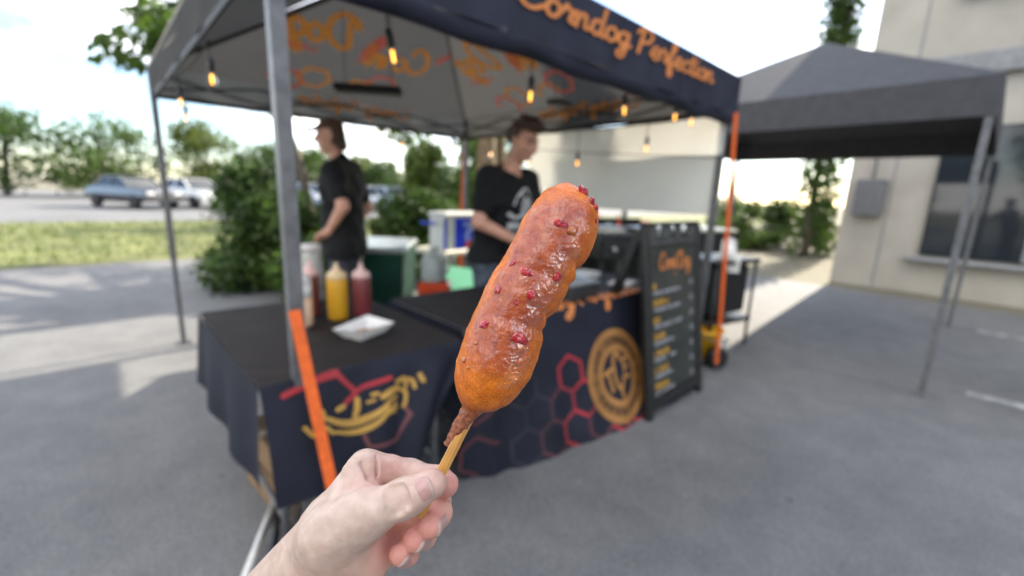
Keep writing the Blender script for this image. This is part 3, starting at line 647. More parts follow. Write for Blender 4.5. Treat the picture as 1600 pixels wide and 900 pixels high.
# paper boat tray with crumbs
tr = empty('paper_tray', (.765, 1.70, ZT + .008), .40, 'white paper boat tray with leftover sauce on the left table', 'tray')
mb = MB(); bw, bd, tw, td, th = .070, .048, .102, .074, .040
B = [(-bw, -bd, .002), (bw, -bd, .002), (bw, bd, .002), (-bw, bd, .002)]; T = [(-tw, -td, th + .012), (tw, -td, th), (tw, td, th + .012), (-tw, td, th)]
Mid = [((a[0] + b[0]) / 2 * 1.02, (a[1] + b[1]) / 2 * 1.02, (a[2] + b[2]) / 2) for a, b in zip(B, T)]
IB = [(x * .985, y * .98, z + .002) for x, y, z in B]; IT = [(x * .985, y * .985, z) for x, y, z in T]
mb.add(B + T + IB + IT, [(3, 2, 1, 0)] + [(i, (i + 1) % 4, 4 + (i + 1) % 4, 4 + i) for i in range(4)] + [(8, 9, 10, 11)] + [(8 + (i + 1) % 4, 8 + i, 12 + i, 12 + (i + 1) % 4) for i in range(4)] + [(4 + i, 4 + (i + 1) % 4, 12 + (i + 1) % 4, 12 + i) for i in range(4)])
mb.build('tray_shell', PAPER, tr)
SAUCE = mat('orange_sauce_smear', (.52, .22, .035), .3, .3, 60, coat=.5); CRUMB = mat('fried_crumbs', (.45, .22, .06), .8, .3, 60)
sm = MB(); pts = [(.062 * math.cos(a) * random.uniform(.5, 1.1), .036 * math.sin(a) * random.uniform(.6, 1.05), .0065) for a in np.linspace(0, 6.28, 22, endpoint=False)]
sm.add(pts + [(.01, 0, .016)], [(i, (i + 1) % 22, 22) for i in range(22)]); sm.build('sauce_smear', SAUCE, tr)
cb = MB()
for i in range(60): cb.box((random.gauss(0, .035), random.gauss(0, .02), .008), [random.uniform(.004, .011)] * 3, Matrix.Rotation(random.uniform(0, 3), 3, 'Z'))
tag(cb.build('crumbs', CRUMB, tr), kind='stuff')

# things on the right table
def tagbox(name, c, d, mt, label, cat, rz=0, bev=.006, lid=None, group=None):
    o = MB().box((0, 0, d[2] / 2), d, bev=bev).build(name, mt, None, False, c, rz); tag(o, label, cat, group)
    if lid: MB().box((0, 0, d[2] + .004), (d[0] * 1.02, d[1] * 1.02, .012), bev=.004).build('lid', lid, o)
    return o
Z2 = ZT + .009
tagbox('cash_box', (2.07, 1.67, Z2), (.29, .22, .09), mat('dark_box_metal', (.03, .031, .033), .4, .15), 'dark flat metal box at the front of the right table', 'box', .03, .008, mat('grey_lid', (.17, .175, .18), .42, .1))
tagbox('paper_stack', (2.70, 1.72, Z2), (.21, .15, .012), PAPER, 'stack of white paper at the table edge by the menu board', 'paper', .3, .001)
nt = empty('serving_tray', (2.62, 2.02, Z2), .2, 'white shallow tray behind the dark box on the right table', 'tray')
MB().box((0, 0, .012), (.26, .18, .02), bev=.006).build('tray_base', WHITEP, nt)
for s in (-1, 1):
    MB().box((s * .125, 0, .03), (.012, .18, .024), bev=.003).build('tray_rim', WHITEP, nt); MB().box((0, s * .084, .03), (.238, .012, .024), bev=.003).build('tray_rim', WHITEP, nt)

# ================================================================== MENU BOARD (A-frame)
sg = empty('menu_sign', (2.705, 1.30, 0), 0, 'black A-frame menu board with orange heading standing at the end of the table', 'sign')
sgo = Vector((2.705, 1.30, 0)); SW, SH = .73, 1.22
tilt = math.atan2(.17, SH); ex, ez, en = Vector((1, 0, 0)), Vector((0, math.sin(tilt), math.cos(tilt))), Vector((0, -math.cos(tilt), math.sin(tilt)))
b0 = Vector((2.705, 1.228, 0)) - sgo
SP = lambda a, b, o=0: b0 + ex * a + ez * b + en * o          # board coordinates: a across, b up, o proud
rotm = Matrix((ex, -en, ez)).transposed()
def sb(a0, a1, c0, c1, th, name, mt, off=0, bev=.004, par=None): return MB().box(SP((a0 + a1) / 2, (c0 + c1) / 2, off), (a1 - a0, th, c1 - c0), rotm, bev).build(name, mt, par or sg)
sb(-SW / 2 + .05, SW / 2 - .05, .13, 1.075, .016, 'board', BOARD)
sb(-SW / 2, -SW / 2 + .055, .0, 1.20, .05, 'side_rail', BLACKP, 0, .01); sb(SW / 2 - .055, SW / 2, .0, 1.20, .05, 'side_rail', BLACKP, 0, .01)
sb(-SW / 2 + .055, SW / 2 - .055, .06, .13, .044, 'bottom_rail', BLACKP, 0, .008); GP = mat('painted_sheen_plastic', (.06, .064, .062), .4, .2, 6)  # top rail and tabs: sky sheen painted as grey on black plastic
sb(-SW / 2 + .055, SW / 2 - .055, 1.075, 1.115, .04, 'top_rail', GP, 0, .008)
for a, w_ in ((-.255, .09), (-.075, .10), (.075, .06), (.255, .09)): sb(a - w_ / 2, a + w_ / 2, 1.115, 1.20, .036, 'top_tab', GP, 0, .008)
sb(-SW / 2, SW / 2, 1.20, 1.222, .045, 'handle_bar', BLACKP, 0, .008)
for s in (-1, 1):   # back frame
    MB().bar(sgo * 0 + SP(s * (SW / 2 - .03), 1.17, -.03), Vector((s * (SW / 2 - .03), .50, .01)), .04, .05).build('back_leg', BLACKP, sg)
MB().bar(Vector((-SW / 2 + .03, .42, .2)), Vector((SW / 2 - .03, .42, .2)), .03, .05).build('back_rail', BLACKP, sg)
MP = lambda a, b: SP(a, b, .0112)
t1, w1 = script('Corn', .050, .1); sheet('menu_title', t1, .0062, .0035, lambda a, b: MP(a - .195, b + .93), ORANGE, sg)
t2, w2 = script('Dog', .053, .1); sheet('menu_title', t2, .0064, .0035, lambda a, b: MP(a + .045, b + .925), ORANGE, sg)
sheet('menu_emblem', [np.array([(.018, .935), (.022, 1.0)]), np.array([(.012, .88), (.016, .93)])], [.010, .003], .003, MP, ORANGE, sg)
def marks(a, b, length, size, rad):     # a line of small hand-sized letter marks
    ss = []; x = a
    while x < a + length:
        if random.random() < .82:
            k = random.random(); w_ = size * random.uniform(.35, .62)
            if k < .35: ss.append(np.array([(x, b), (x, b + size), (x + w_, b + size * .6), (x + w_ * .9, b)]))
            elif k < .65: ss.append(np.array([(x + w_, b + size * .8), (x, b + size * .7), (x, b + size * .1), (x + w_, b)]))
            else: ss.append(np.array([(x, b), (x, b + size), (x + w_, b + size * .95)])); ss.append(np.array([(x, b + size * .5), (x + w_ * .8, b + size * .5)]))
            x += w_ + size * .28
        else: x += size * .5
    return ss
MY = mat('yellow_menu_print', (.50, .27, .04), .6, .05)
for k, (hl, dl) in enumerate(((.05, .30), (.17, .30), (.05, .33), (.13, .22), (.19, .24), (.18, .20), (.19, .21))):
    b = .815 - k * .106
    sheet('menu_heading', marks(-.265, b, hl, .032, 0), .0048, .003, MP, MY, sg)
    sheet('menu_line', marks(-.265, b - .036, dl * 1.1, .021, 0), .0033, .0026, MP, GREYPR, sg)
    sheet('menu_price', [spline([(.225 + .013 * math.cos(t), b + .002 + .016 * math.sin(t)) for t in np.linspace(.6, 5.6, 9)], 3), np.array([(.226, b + .004), (.242, b + .002)])], .0050, .003, MP, GREYPR, sg)

# ================================================================== PEOPLE
SKINP = mat('sunburnt_skin', (.66, .34, .235), .5, .10, 14, .15, 200, sss=.1)
SHIRTM = mat('black_cotton', (.006, .006, .007), .9, .2, 20, .25, 90)
JEANS = mat('washed_denim', (.085, .105, .135), .85, .25, 14, .25, 300); JEANSD = mat('dark_grey_trousers', (.055, .058, .070), .85, .25, 14, .2, 300)
HAIRM = mat('dark_brown_hair', (.075, .034, .020), .5, .4, 60, .6, 160); HAIRL = mat('brown_hair', (.09, .045, .025), .5, .4, 60, .6, 160); CAPM = mat('brown_cap_fabric', (.115, .062, .040), .8, .12, 30, .2, 300)
EYEM = mat('eye_dark', (.03, .02, .015), .2); LIPM = mat('lip', (.42, .14, .12), .5); SHOEM = mat('dark_shoe', (.03, .03, .03), .6)
def rotz(p, a, c):
    x, y = p[0] - c[0], p[1] - c[1]; return np.array([c[0] + x * math.cos(a) - y * math.sin(a), c[1] + x * math.sin(a) + y * math.cos(a), p[2]])
def head_frame(c, yaw, nod):
    """unit axes of a head looking along -Y turned by yaw and nodded down"""
    f = np.array([math.sin(yaw) * math.cos(nod), -math.cos(yaw) * math.cos(nod), -math.sin(nod)]); l = np.array([math.cos(yaw), math.sin(yaw), 0.]); u = np.cross(l, f) * -1
    if u[2] < 0: u = -u
    return lambda a, b, d: np.array(c) + l * a + f * b + u * d
def person(loc, rz, label, J, trousers, hair=None, cap=False, group=None):
    root = empty('person', loc, rz, label, 'person', group)
    lo, hi, h = (-.55, -.75, -.02), (.55, .42, 1.95), .0115
    H_ = head_frame(J['head'], J['yaw'], J['nod']); hc = np.array(J['head'])
    def torso(S, e=0, low=.80):
        ch, be, pe, sh = J['chest'], J['belly'], J['pelvis'], J['shoulder_y']
        S.cap((-.105, ch[1], ch[2]), (.105, ch[1], ch[2]), .118 + e, k=.06); S.cap((-.085, be[1], be[2]), (.085, be[1], be[2]), .115 + e, k=.08)
        S.cap((-.08, pe[1], pe[2]), (.08, pe[1], pe[2]), .122 + e, k=.08)
        S.cap((0, be[1], be[2]), (0, ch[1], ch[2]), .13 + e, k=.06); S.cap((0, pe[1], pe[2]), (0, be[1], be[2]), .125 + e, k=.06)
        S.cap(J['rs'], J['ls'], .066 + e, k=.07); S.cap((np.array(J['rs']) + J['ls']) / 2, J['neck'], .075 + e, .062 + e, k=.05)
    def limbs(S):
        for s in 'rl':
            S.chain([J[s + 's'], J[s + 'e']], [.058, .046], .03); S.chain([J[s + 'e'], J[s + 'w']], [.046, .029], .015)
            if s in J.get('no_hand', ''): continue
            w = np.array(J[s + 'w'], float); d = np.array(J[s + 'h'], float); d /= np.linalg.norm(d); q = np.cross(d, (0, 0, 1.)); q /= np.linalg.norm(q)
            p = w + d * .05; S.cap(w, p, .027, .032, .015, sc_=(1, 1, 1)); S.cap(w + d * .02 - q * .018, p + d * .03 - q * .022, .016, .018, .015); S.cap(w + d * .02 + q * .018, p + d * .03 + q * .022, .016, .018, .015)
            drop = np.array(J.get('curl', (0, 0, -.5)))
            for k in range(4):
                o = (k - 1.5) * .019; ln = (.068, .078, .072, .056)[k]; a = p + d * .025 + q * o; b = a + d * ln * .55 + drop * .01; c = b + (d + drop) / np.linalg.norm(d + drop) * ln * .5
                S.chain([a, b, c], [.0115, .0105, .009], .006)
            sd_ = -1 if s == 'r' else 1
            a = w + d * .02 - q * .02 * sd_; b = a + d * .035 - q * .032 * sd_; S.chain([a, b, b + d * .03 - q * .004], [.015, .013, .011], .01)
    B = SDF(lo, hi, h); torso(B); limbs(B)
    B.chain([J['neck'], H_(0, -.015, -.06)], [.058, .055], .03)
    B.ell(H_(0, -.008, .035), (.078, .096, .095), .02); B.cap(H_(0, .045, -.02), H_(0, .052, -.075), .060, .038, .03); B.cap(H_(-.03, .02, -.06), H_(.03, .02, -.06), .042, k=.03)
    B.chain([H_(0, .094, .022), H_(0, .118, -.022)], [.010, .016], .012); B.cap(H_(-.014, .100, -.024), H_(.014, .100, -.024), .009, k=.01)
    for s in (-1, 1):
        B.ell(H_(s * .034, .100, .022), (.019, .017, .013), .012, True); B.ell(H_(s * .079, -.01, .0), (.013, .022, .032), .008); B.cap(H_(s * .045, .07, -.012), H_(s * .05, .05, -.02), .020, k=.02)
    B.cap(H_(-.02, .093, -.056), H_(.02, .093, -.056), .0085, k=.008)
    for s, hx in (('r', -.095), ('l', .095)):
        p0 = np.array((hx, J['pelvis'][1], J['pelvis'][2] - .05)); B.chain([p0, (hx * 1.15, .0, .49), (hx * 1.15, .03, .09)], [.085, .055, .040], .03); B.cap((hx * 1.15, .03, .045), (hx * 1.25, -.15, .035), .042, .035, .03)
    V, Fc = B.mesh(); mesh_obj('body', V, Fc, SKINP, root, True)
    T = SDF(lo, hi, h); torso(T, .014)
    for s in 'rl':
        a, b = np.array(J[s + 's'], float), np.array(J[s + 'e'], float); T.chain([a, a + (b - a) * .66], [.073, .071], .04)
    if 'tuck' not in J: T.cap((-.1, J['pelvis'][1], J['pelvis'][2] - .08), (.1, J['pelvis'][1], J['pelvis'][2] - .08), .133, k=.05)
    T.cut(lambda X, Y, Z: J['hem'] - Z); nk = np.array(J['neck']); T.cap(nk + (0, -.03, .03), nk + (0, -.06, .12), .078, k=.01, sub=True)
    X, Y, Z = np.meshgrid(*T.ax, indexing='ij'); T.F += (.005 * np.sin(Z * 55 + 9 * X) * np.sin(X * 21 + Y * 25) + .004 * np.sin(Z * 31 - X * 40)).astype(np.float32)
    V, Fc = T.mesh(); shirt = mesh_obj('t_shirt', V, Fc, SHIRTM, root, True)
    Q = SDF(lo, hi, h); Q.cap((-.08, J['pelvis'][1], J['pelvis'][2] - .03), (.08, J['pelvis'][1], J['pelvis'][2] - .03), .133, k=.06)
    for hx in (-.095, .095): Q.chain([(hx, J['pelvis'][1], J['pelvis'][2] - .06), (hx * 1.15, 0, .49), (hx * 1.15, .03, .07)], [.100, .072, .066], .03)
    Q.cut(lambda X, Y, Z: .07 - Z); V, Fc = Q.mesh(); mesh_obj('trousers', V, Fc, trousers, root, True)
    for s in (-1, 1):
        f_ = SDF((-.3, -.3, -.02), (.3, .2, .15), h); f_.cap((s * .11, .04, .05), (s * .119, -.16, .042), .05, .042, .02); f_.cut(lambda X, Y, Z: .004 - Z); V, Fc = f_.mesh(); mesh_obj('shoe', V, Fc, SHOEM, root, True)
    # hair / cap
    K = SDF(hc - .26, hc + .26, .0075)
    if cap:
        K.ell(H_(0, -.012, .055), (.090, .106, .082), .01); K.cut(lambda X, Y, Z: -((X - hc[0]) * (H_(0, 0, 1) - hc)[0] + (Y - hc[1]) * (H_(0, 0, 1) - hc)[1] + (Z - hc[2]) * (H_(0, 0, 1) - hc)[2]) + .052)
        K.cap(H_(-.04, .10, .056), H_(.04, .10, .056), .012, k=.02); K.cap(H_(-.03, .15, .048), H_(.03, .15, .048), .009, k=.02); K.cap(H_(0, .09, .056), H_(0, .165, .046), .010, k=.03)
        V, Fc = K.mesh(); cp_ = mesh_obj('cap', V, Fc, CAPM, root, True)
        K = SDF(hc - .26, hc + .26, .0075); K.ell(H_(0, -.035, .01), (.088, .085, .095), .01); K.cap(H_(-.04, -.09, -.06), H_(.04, -.09, -.06), .035, k=.04)
    else:
        K.ell(H_(0, -.020, .055), (.092, .108, .092), .01); K.cap(H_(-.04, .055, .125), H_(.05, .065, .12), .030, k=.03); K.cap(H_(-.05, -.02, .14), H_(.04, .0, .145), .030, k=.03); K.cap(H_(-.03, -.09, .0), H_(.03, -.09, .0), .04, k=.04)
    fa = H_(0, 1, 0) - hc; ua = H_(0, 0, 1) - hc
    K.cut(lambda X, Y, Z: np.minimum(((X - hc[0]) * fa[0] + (Y - hc[1]) * fa[1] + (Z - hc[2]) * fa[2]) - .012, .085 - ((X - hc[0]) * ua[0] + (Y - hc[1]) * ua[1] + (Z - hc[2]) * ua[2])) if not cap else ((X - hc[0]) * fa[0] + (Y - hc[1]) * fa[1] + (Z - hc[2]) * fa[2]) - .004)
    X, Y, Z = np.meshgrid(*K.ax, indexing='ij'); K.F += (.004 * np.sin(X * 160 + Z * 40) * np.sin(Y * 140 + Z * 70)).astype(np.float32)
    V, Fc = K.mesh(); mesh_obj('hair', V, Fc, hair, root, True)
    for s in (-1, 1):
        e_ = MB().lathe([(.0005, -.009), (.007, -.006), (.009, 0), (.007, .006), (.0005, .009)], 10); e_.v = [v + Vector(H_(s * .034, .085, .022)) for v in e_.v]; e_.build('eye', EYEM, root, True)
        MB().tube([H_(s * .018, .099, .042), H_(s * .036, .096, .047), H_(s * .052, .084, .041)], [.003, .0045, .003], 8).build('eyebrow', hair, root, True)
    MB().tube([H_(-.024, .088, -.058), H_(-.01, .0975, -.056), H_(.01, .0975, -.056), H_(.024, .088, -.058)], [.002, .005, .005, .002], 8).build('lips', LIPM, root, True)
    return root, shirt
JR = dict(pelvis=(0, .02, .95), belly=(0, -.02, 1.13), chest=(0, -.085, 1.34), shoulder_y=-.1, rs=(-.20, -.085, 1.475), ls=(.19, -.10, 1.475), neck=(-.02, -.12, 1.535), head=(-.01, -.215, 1.715), yaw=-.04, nod=.40,
    re=(-.30, -.10, 1.19), rw=(-.12, -.33, 1.06), rh=(.55, -.7, -.2), le=(.30, -.16, 1.20), lw=(.14, -.40, 1.05), lh=(-.3, -.8, -.2), hem=.90)
pr, shirt_r = person((2.11, 2.415, -.03), .12, 'dark haired person in a black printed t-shirt leaning over the right table', JR, JEANS, HAIRM)
# chest print of that shirt: laid on the shirt's own surface
from mathutils.bvhtree import BVHTree
bv = BVHTree.FromPolygons([v.co[:] for v in shirt_r.data.vertices], [tuple(p.vertices) for p in shirt_r.data.polygons])
def on_shirt(a, b):
    hit = bv.ray_cast(Vector((a * 1.2 - .035, -.7, 1.245 + b * 1.2)), Vector((0, 1, 0)))
    return (hit[0] + Vector((0, -.004, 0))) if hit[0] else Vector((a, -.2, 1.2 + b))
fig = [spline([(.0, .10), (.02, .13), (.06, .14), (.09, .10), (.08, .05)], 5), spline([(.015, .06), (.04, .085), (.06, .05), (.035, .02), (.015, .06)], 5), spline([(-.06, .0), (-.02, -.02), (.03, -.015), (.07, .0), (.1, .02)], 5), spline([(.075, .06), (.10, .0), (.11, -.04)], 5), spline([(.03, .03), (.045, -.01)], 4), spline([(-.05, .05), (-.02, .10), (.0, .12)], 4)]
sheet('shirt_print', fig, [.006, .011, .010, .010, .012, .005], .005, on_shirt, WHITEPR, shirt_r)
sheet('shirt_print', marks(-.04, -.085, .15, .032, 0) + marks(-.03, -.13, .13, .026, 0), .0045, .004, on_shirt, WHITEPR, shirt_r)
JL = dict(pelvis=(0, .01, .96), belly=(0, .0, 1.13), chest=(0, .0, 1.33), shoulder_y=0, rs=(-.19, .0, 1.46), ls=(.19, .03, 1.455), neck=(.0, -.02, 1.53), head=(.01, -.075, 1.695), yaw=.38, nod=.05,
    re=(-.30, .08, 1.20), rw=(-.22, -.06, 1.00), rh=(.5, -.6, -.4), le=(.265, .13, 1.22), lw=(.215, -.02, 1.04), lh=(-.25, -.7, -.35), hem=.84)
pl, shirt_l = person((1.34, 3.277, 0), R(222), 'person in a brown cap and plain black t-shirt standing with hand on hip', JL, JEANSD, HAIRL, True)
pl.scale = (.90, .90, 1)

# ================================================================== THINGS BEHIND THE TABLES
BLUE = mat('blue_print', (.012, .05, .72), .4, .1, 6); IVORY = mat('ivory_plastic', (.78, .74, .60), .4, .05, 6)
bt = empty('folding_table', (2.85, 4.05, 0), .18, 'white plastic folding table behind the booth carrying the blue and white box', 'table')
MB().box((0, 0, .715), (.66, .5, .05), bev=.012).build('tabletop', IVORY, bt)
for sx in (-1, 1):
    for sy in (-1, 1): MB().tube([(sx * .27, sy * .19, 0), (sx * .24, sy * .19, .69)], .012, 8).build('leg', STEEL, bt, True)
bx = empty('cooler_box', (2.86, 4.02, .742), .10, 'blue and white cooler box standing on the white folding table', 'cooler'); bx.scale = (1.12, 1.12, 1.1)
MB().box((.02, -.055, .155), (.54, .23, .31), bev=.015).build('body', WHITEP, bx); MB().box((.02, -.055, .332), (.57, .26, .045), bev=.015).build('lid', WHITEP, bx)
MB().box((.055, -.1715, .155), (.36, .004, .29)).build('blue_panel', BLUE, bx); MB().box((-.24, -.1715, .155), (.035, .004, .29)).build('blue_panel', BLUE, bx)
sheet('panel_print', [spline([(.04, .07), (.03, .15), (.08, .20), (.12, .15), (.11, .07)], 5), np.array([(.0, .24), (.1, .25)])], .022, .008, lambda a, b: (a, -.1745, b), mat('pale_blue_print', (.35, .42, .75), .4), bx)
sheet('panel_print', [np.array([(.03, .035), (.05, .06)])], .028, .008, lambda a, b: (a, -.1755, b), mat('tomato_print', (.6, .06, .04), .4), bx)
sheet('panel_print', [np.array([(.225, .05), (.225, .12)])], .026, .008, lambda a, b: (a, -.1745, b), mat('lime_print', (.5, .55, .06), .4), bx)
MB().tube([(-.285, 0, .26), (-.31, -.1, .25), (-.31, .1, .25)], .012, 8).build('handle', BLUE, bx)

MINT = mat('mint_green_plastic', (.22, .62, .42), .3, .06, 5)
mn = empty('storage_tub', (2.316, 3.20, 0), -.75, 'mint green plastic tub with tilted lid behind the right table', 'tub')
MB().box((0, 0, .23), (.38, .28, .46), bev=.03).build('body', MINT, mn)
MB().box((0, .0, .565), (.44, .40, .035), Matrix.Rotation(.42, 3, 'X') @ Matrix.Rotation(.12, 3, 'Y'), .012).build('lid', MINT, mn)
MB().box((0, -.19, .475), (.40, .03, .03), Matrix.Rotation(.12, 3, 'Y'), .01).build('lid_rim', MINT, mn)
rc = tagbox('drink_crate', (1.93, 2.95, 0), (.25, .22, .64), mat('red_plastic', (.62, .07, .02), .35, .1), 'red orange plastic crate between the dark green bin and the mint tub', 'crate', -.7, .02)
jg = empty('water_jug', (1.92, 2.96, .64), -.7, 'cloudy white plastic jug standing on the red crate', 'jug')
MB().lathe([(.09, 0), (.10, .02), (.10, .16), (.07, .21), (.03, .235), (.03, .26)], 24).build('body', mat('cloudy_plastic', (.42, .46, .44), .35, .1, 9), jg, True); MB().lathe([(.034, .255), (.034, .285)], 20).build('cap', WHITEP, jg, True)
MB().tube([(.07, 0, .20), (.115, 0, .19), (.12, 0, .10), (.10, 0, .06)], .012, 8).build('handle', WHITEP, jg, True)
GREENP = mat('dark_green_plastic', (.006, .042, .027), .6, .2, 6, spec=.2)
gbn = empty('wheeled_bin', (1.78, 3.52, 0), -.75, 'dark green wheeled bin with a pale lid behind the left table', 'bin'); gbn.scale = (.84, .84, .92)
mb = MB(); mb.add([(-.22, -.24, .06), (.22, -.24, .06), (.22, .24, .06), (-.22, .24, .06), (-.27, -.30, .93), (.27, -.30, .93), (.27, .30, .93), (-.27, .30, .93)], [(3, 2, 1, 0), (4, 5, 6, 7), (0, 1, 5, 4), (1, 2, 6, 5), (2, 3, 7, 6), (3, 0, 4, 7)]); mb.build('body', GREENP, gbn)
MB().box((0, -.01, .955), (.58, .64, .05), Matrix.Rotation(.06, 3, 'X'), .02).build('lid', mat('pale_lid', (.30, .33, .32), .25, .06), gbn); MB().box((0, -.305, .86), (.5, .02, .05), bev=.006).build('rim', GREENP, gbn)
for s in (-1, 1):
    w_ = MB().lathe([(.03, -.025), (.09, -.025), (.10, -.012), (.10, .012), (.09, .025), (.03, .025)], 20); w_.v = [Vector((s * .25 + v.z, v.y + .24, v.x + .10)) for v in w_.v]; w_.build('wheel', BLACKP, gbn, True)
CARD = mat('brown_cardboard', (.28, .17, .085), .85, .12, 8, .2, 60); 
def carton(c, d, rz, label):
    o = MB().box((0, 0, d[2] / 2), d, bev=.003).build('cardboard_box', CARD, None, False, c, rz); tag(o, label, 'box')
    MB().box((0, 0, d[2] + .0012), (d[0] * .98, .05, .002)).build('tape', mat('tan_tape', (.40, .27, .14), .3), o); MB().box((0, -d[1] * .02, d[2] + .0006), (d[0] * .99, .003, .0012)).build('flap_seam', BLACKM, o); return o
carton((.62, 1.98, .004), (.46, .36, .30), .1, 'brown cardboard box on the ground under the left table')
carton((.97, 2.75, .004), (.5, .4, .62), -.5, 'tall brown cardboard box behind the left table')
o = MB().box((0, 0, 0), (.20, .07, .05), bev=.015).build('glove', mat('yellow_rubber', (.62, .32, .02), .5), None, False, (.96, 2.62, .655), .5); tag(o, 'yellow rubber gloves lying on the tall cardboard box', 'gloves')
for k in range(4): MB().tube([(.10, -.025 + k * .017, 0), (.15, -.035 + k * .022, -.004), (.18, -.04 + k * .025, -.014)], [.010, .009, .007], 8).build('glove_finger', o.data.materials[0], o, True)
bb = empty('blue_tub', (1.0, 1.92, .004), .2, 'blue plastic tub on the ground between the two tables', 'tub')
MB().lathe([(.13, 0), (.155, .30), (.165, .30), (.165, .33), (.15, .33), (.145, .29), (.12, .02)], 28).build('body', mat('cyan_blue_plastic', (.02, .22, .42), .4), bb, True)
MB().tube([(.16 * math.cos(a), .16 * math.sin(a), .31 - .05 * math.sin(a)) for a in np.linspace(3.4, 6.1, 9)], .006, 6).build('handle', WHITEP, bb, True)
# folded silver stand lying by the canopy leg at the left
fs = empty('folded_stand', (.34, 1.60, .0), .5, 'folded silver and black metal stand lying beside the left canopy leg', 'stand')
SILV = mat('brushed_silver', (.62, .60, .56), .35, .1, 20, metal=.6)
for k, (a, b) in enumerate((((-.16, -.14, .05), (.20, .06, .09)), ((-.18, -.05, .04), (.18, .14, .12)), ((-.15, -.16, .14), (.16, .14, .06)))): MB().tube([a, b], .016, 10).build('tube', SILV if k != 2 else BLACKP, fs, True)
for p in ((-.16, -.14, .05), (.2, .06, .09), (-.18, -.05, .04)): MB().lathe([(.02, -.02), (.022, 0), (.02, .02)], 12, p).build('end_cap', BLACKP, fs, True)

# neighbouring food stall, seen below the white tarp
gr = empty('griddle', (3.98, 2.58, 0), -.35, 'black gas griddle on legs behind the right table', 'griddle')
MB().box((0, 0, .86), (.86, .55, .22), bev=.02).build('body', BLACKP, gr); MB().box((0, .0, .985), (.84, .53, .02), bev=.004).build('cooking_plate', DARKSTEEL, gr)
MB().box((0, .27, 1.06), (.86, .02, .14), bev=.005).build('splash_guard', BLACKM, gr)
for k in range(4): MB().tube([(-.3 + k * .2, -.275, .86), (-.3 + k * .2, -.31, .86)], .025, 12).build('knob', SILV, gr, True)
for sx in (-1, 1):
    for sy in (-1, 1): MB().box((sx * .38, sy * .22, .375), (.04, .04, .75)).build('leg', BLACKP, gr)
MB().box((0, 0, .25), (.8, .5, .02)).build('lower_shelf', BLACKP, gr)
STEELP = mat('bright_steel', (.70, .70, .68), .22, .05, 8, metal=.9)
for (x, y, lab) in ((3.78, 2.62, 'steel pan on the black griddle nearest the corn dog'), (4.13, 2.44, 'steel pan on the black griddle next to the menu board')):
    pn = empty('steel_pan', (x, y, .997), -.35, lab, 'pan', 'steel pans on the griddle'); MB().box((0, 0, .03), (.27, .2, .06), bev=.01).build('pan_body', STEELP, pn); MB().box((0, 0, .064), (.30, .23, .008), bev=.003).build('pan_lid', STEELP, pn); MB().tube([(-.03, 0, .068), (-.03, 0, .09), (.03, 0, .09), (.03, 0, .068)], .006, 8).build('handle', STEELP, pn, True)
ORB = mat('orange_red_plastic', (.75, .10, .03), .4, .1)
for (x, y, z, lab) in ((4.46, 3.28, 1.04, 'orange red squeeze bottle furthest left on the neighbouring stall'), (4.20, 2.80, .997, 'pinkish red squeeze bottle at the back of the black griddle')):
    b_ = empty('sauce_bottle', (x, y, z), 0, lab, 'bottle', 'red bottles of the neighbouring stall'); MB().lathe([(.03, 0), (.033, .01), (.033, .10), (.02, .125)], 16).build('body', ORB, b_, True); MB().lathe([(.02, .124), (.012, .145), (.006, .17)], 12).build('nozzle', ORB, b_, True)
nst = empty('stall_table', (5.15, 3.05, 0), -.45, 'long table of the neighbouring stall under a black cloth', 'table')
MB().box((0, 0, .98), (2.4, .7, .04), bev=.01).build('tabletop', IVORY, nst); MB().grid(lambda u, v: (-1.2 + 2.4 * u, -.352 - .02 * math.sin(u * 60) * v, .965 - .95 * v), 90, 8).build('black_drop', BLACKM, nst, True); MB().grid(lambda u, v: (-1.202, -.35 + .7 * u, .965 - .95 * v), 10, 6).build('black_drop', BLACKM, nst, True)
for s in (-1, 1): MB().box((s * 1.1, .25, .48), (.05, .05, .96)).build('leg', STEEL, nst)
ft = empty('food_tray', (4.72, 2.98, 1.003), -.6, 'long cream tray of orange sausages on the neighbouring stall', 'tray')
MB().box((0, 0, .02), (.62, .26, .04), bev=.01).build('tray_base', IVORY, ft)
for k in range(9): MB().tube([(-.22 + k * .055, -.09, .055), (-.22 + k * .055 + .01, .08, .055)], [.022, .024], 10).build('sausage', ORB, ft, True)
sp = empty('paper_towel', (4.02, 1.52, .93), .4, 'roll of white paper towel on the dark trolley at the right', 'paper roll')
w_ = MB().lathe([(.02, -.13), (.06, -.13), (.06, .13), (.02, .13)], 24); w_.v = [Matrix.Rotation(1.1, 3, 'Y') @ v for v in w_.v]; w_.build('roll', PAPER, sp, True)
sh_ = MB().grid(lambda u, v: (-.06 - .01 * math.sin(5 * v), -.1 + .2 * u, -.02 - .16 * v), 6, 8); sh_.build('loose_sheet', PAPER, sp, True)
tl = empty('trolley', (4.10, 1.62, 0), -.2, 'dark equipment trolley beside the right canopy leg', 'trolley')
MB().box((0, 0, .84), (.62, .42, .04), bev=.01).build('top_shelf', BLACKP, tl); MB().box((0, 0, .30), (.60, .40, .04), bev=.01).build('lower_shelf', BLACKP, tl); MB().box((0, .02, .58), (.5, .34, .44), bev=.02).build('black_case', BLACKM, tl)
for sx in (-1, 1):
    for sy in (-1, 1): MB().tube([(sx * .28, sy * .18, .05), (sx * .28, sy * .18, .84)], .014, 8).build('leg', DARKSTEEL, tl, True)
yb = empty('yellow_bucket', (3.68, 1.50, .05), .2, 'yellow bucket on the ground beside the right canopy leg', 'bucket')
MB().lathe([(.115, 0), (.14, .22), (.155, .225), (.155, .25), (.135, .25), (.11, .02)], 28).build('body', mat('yellow_plastic', (.70, .36, .01), .4), yb, True)
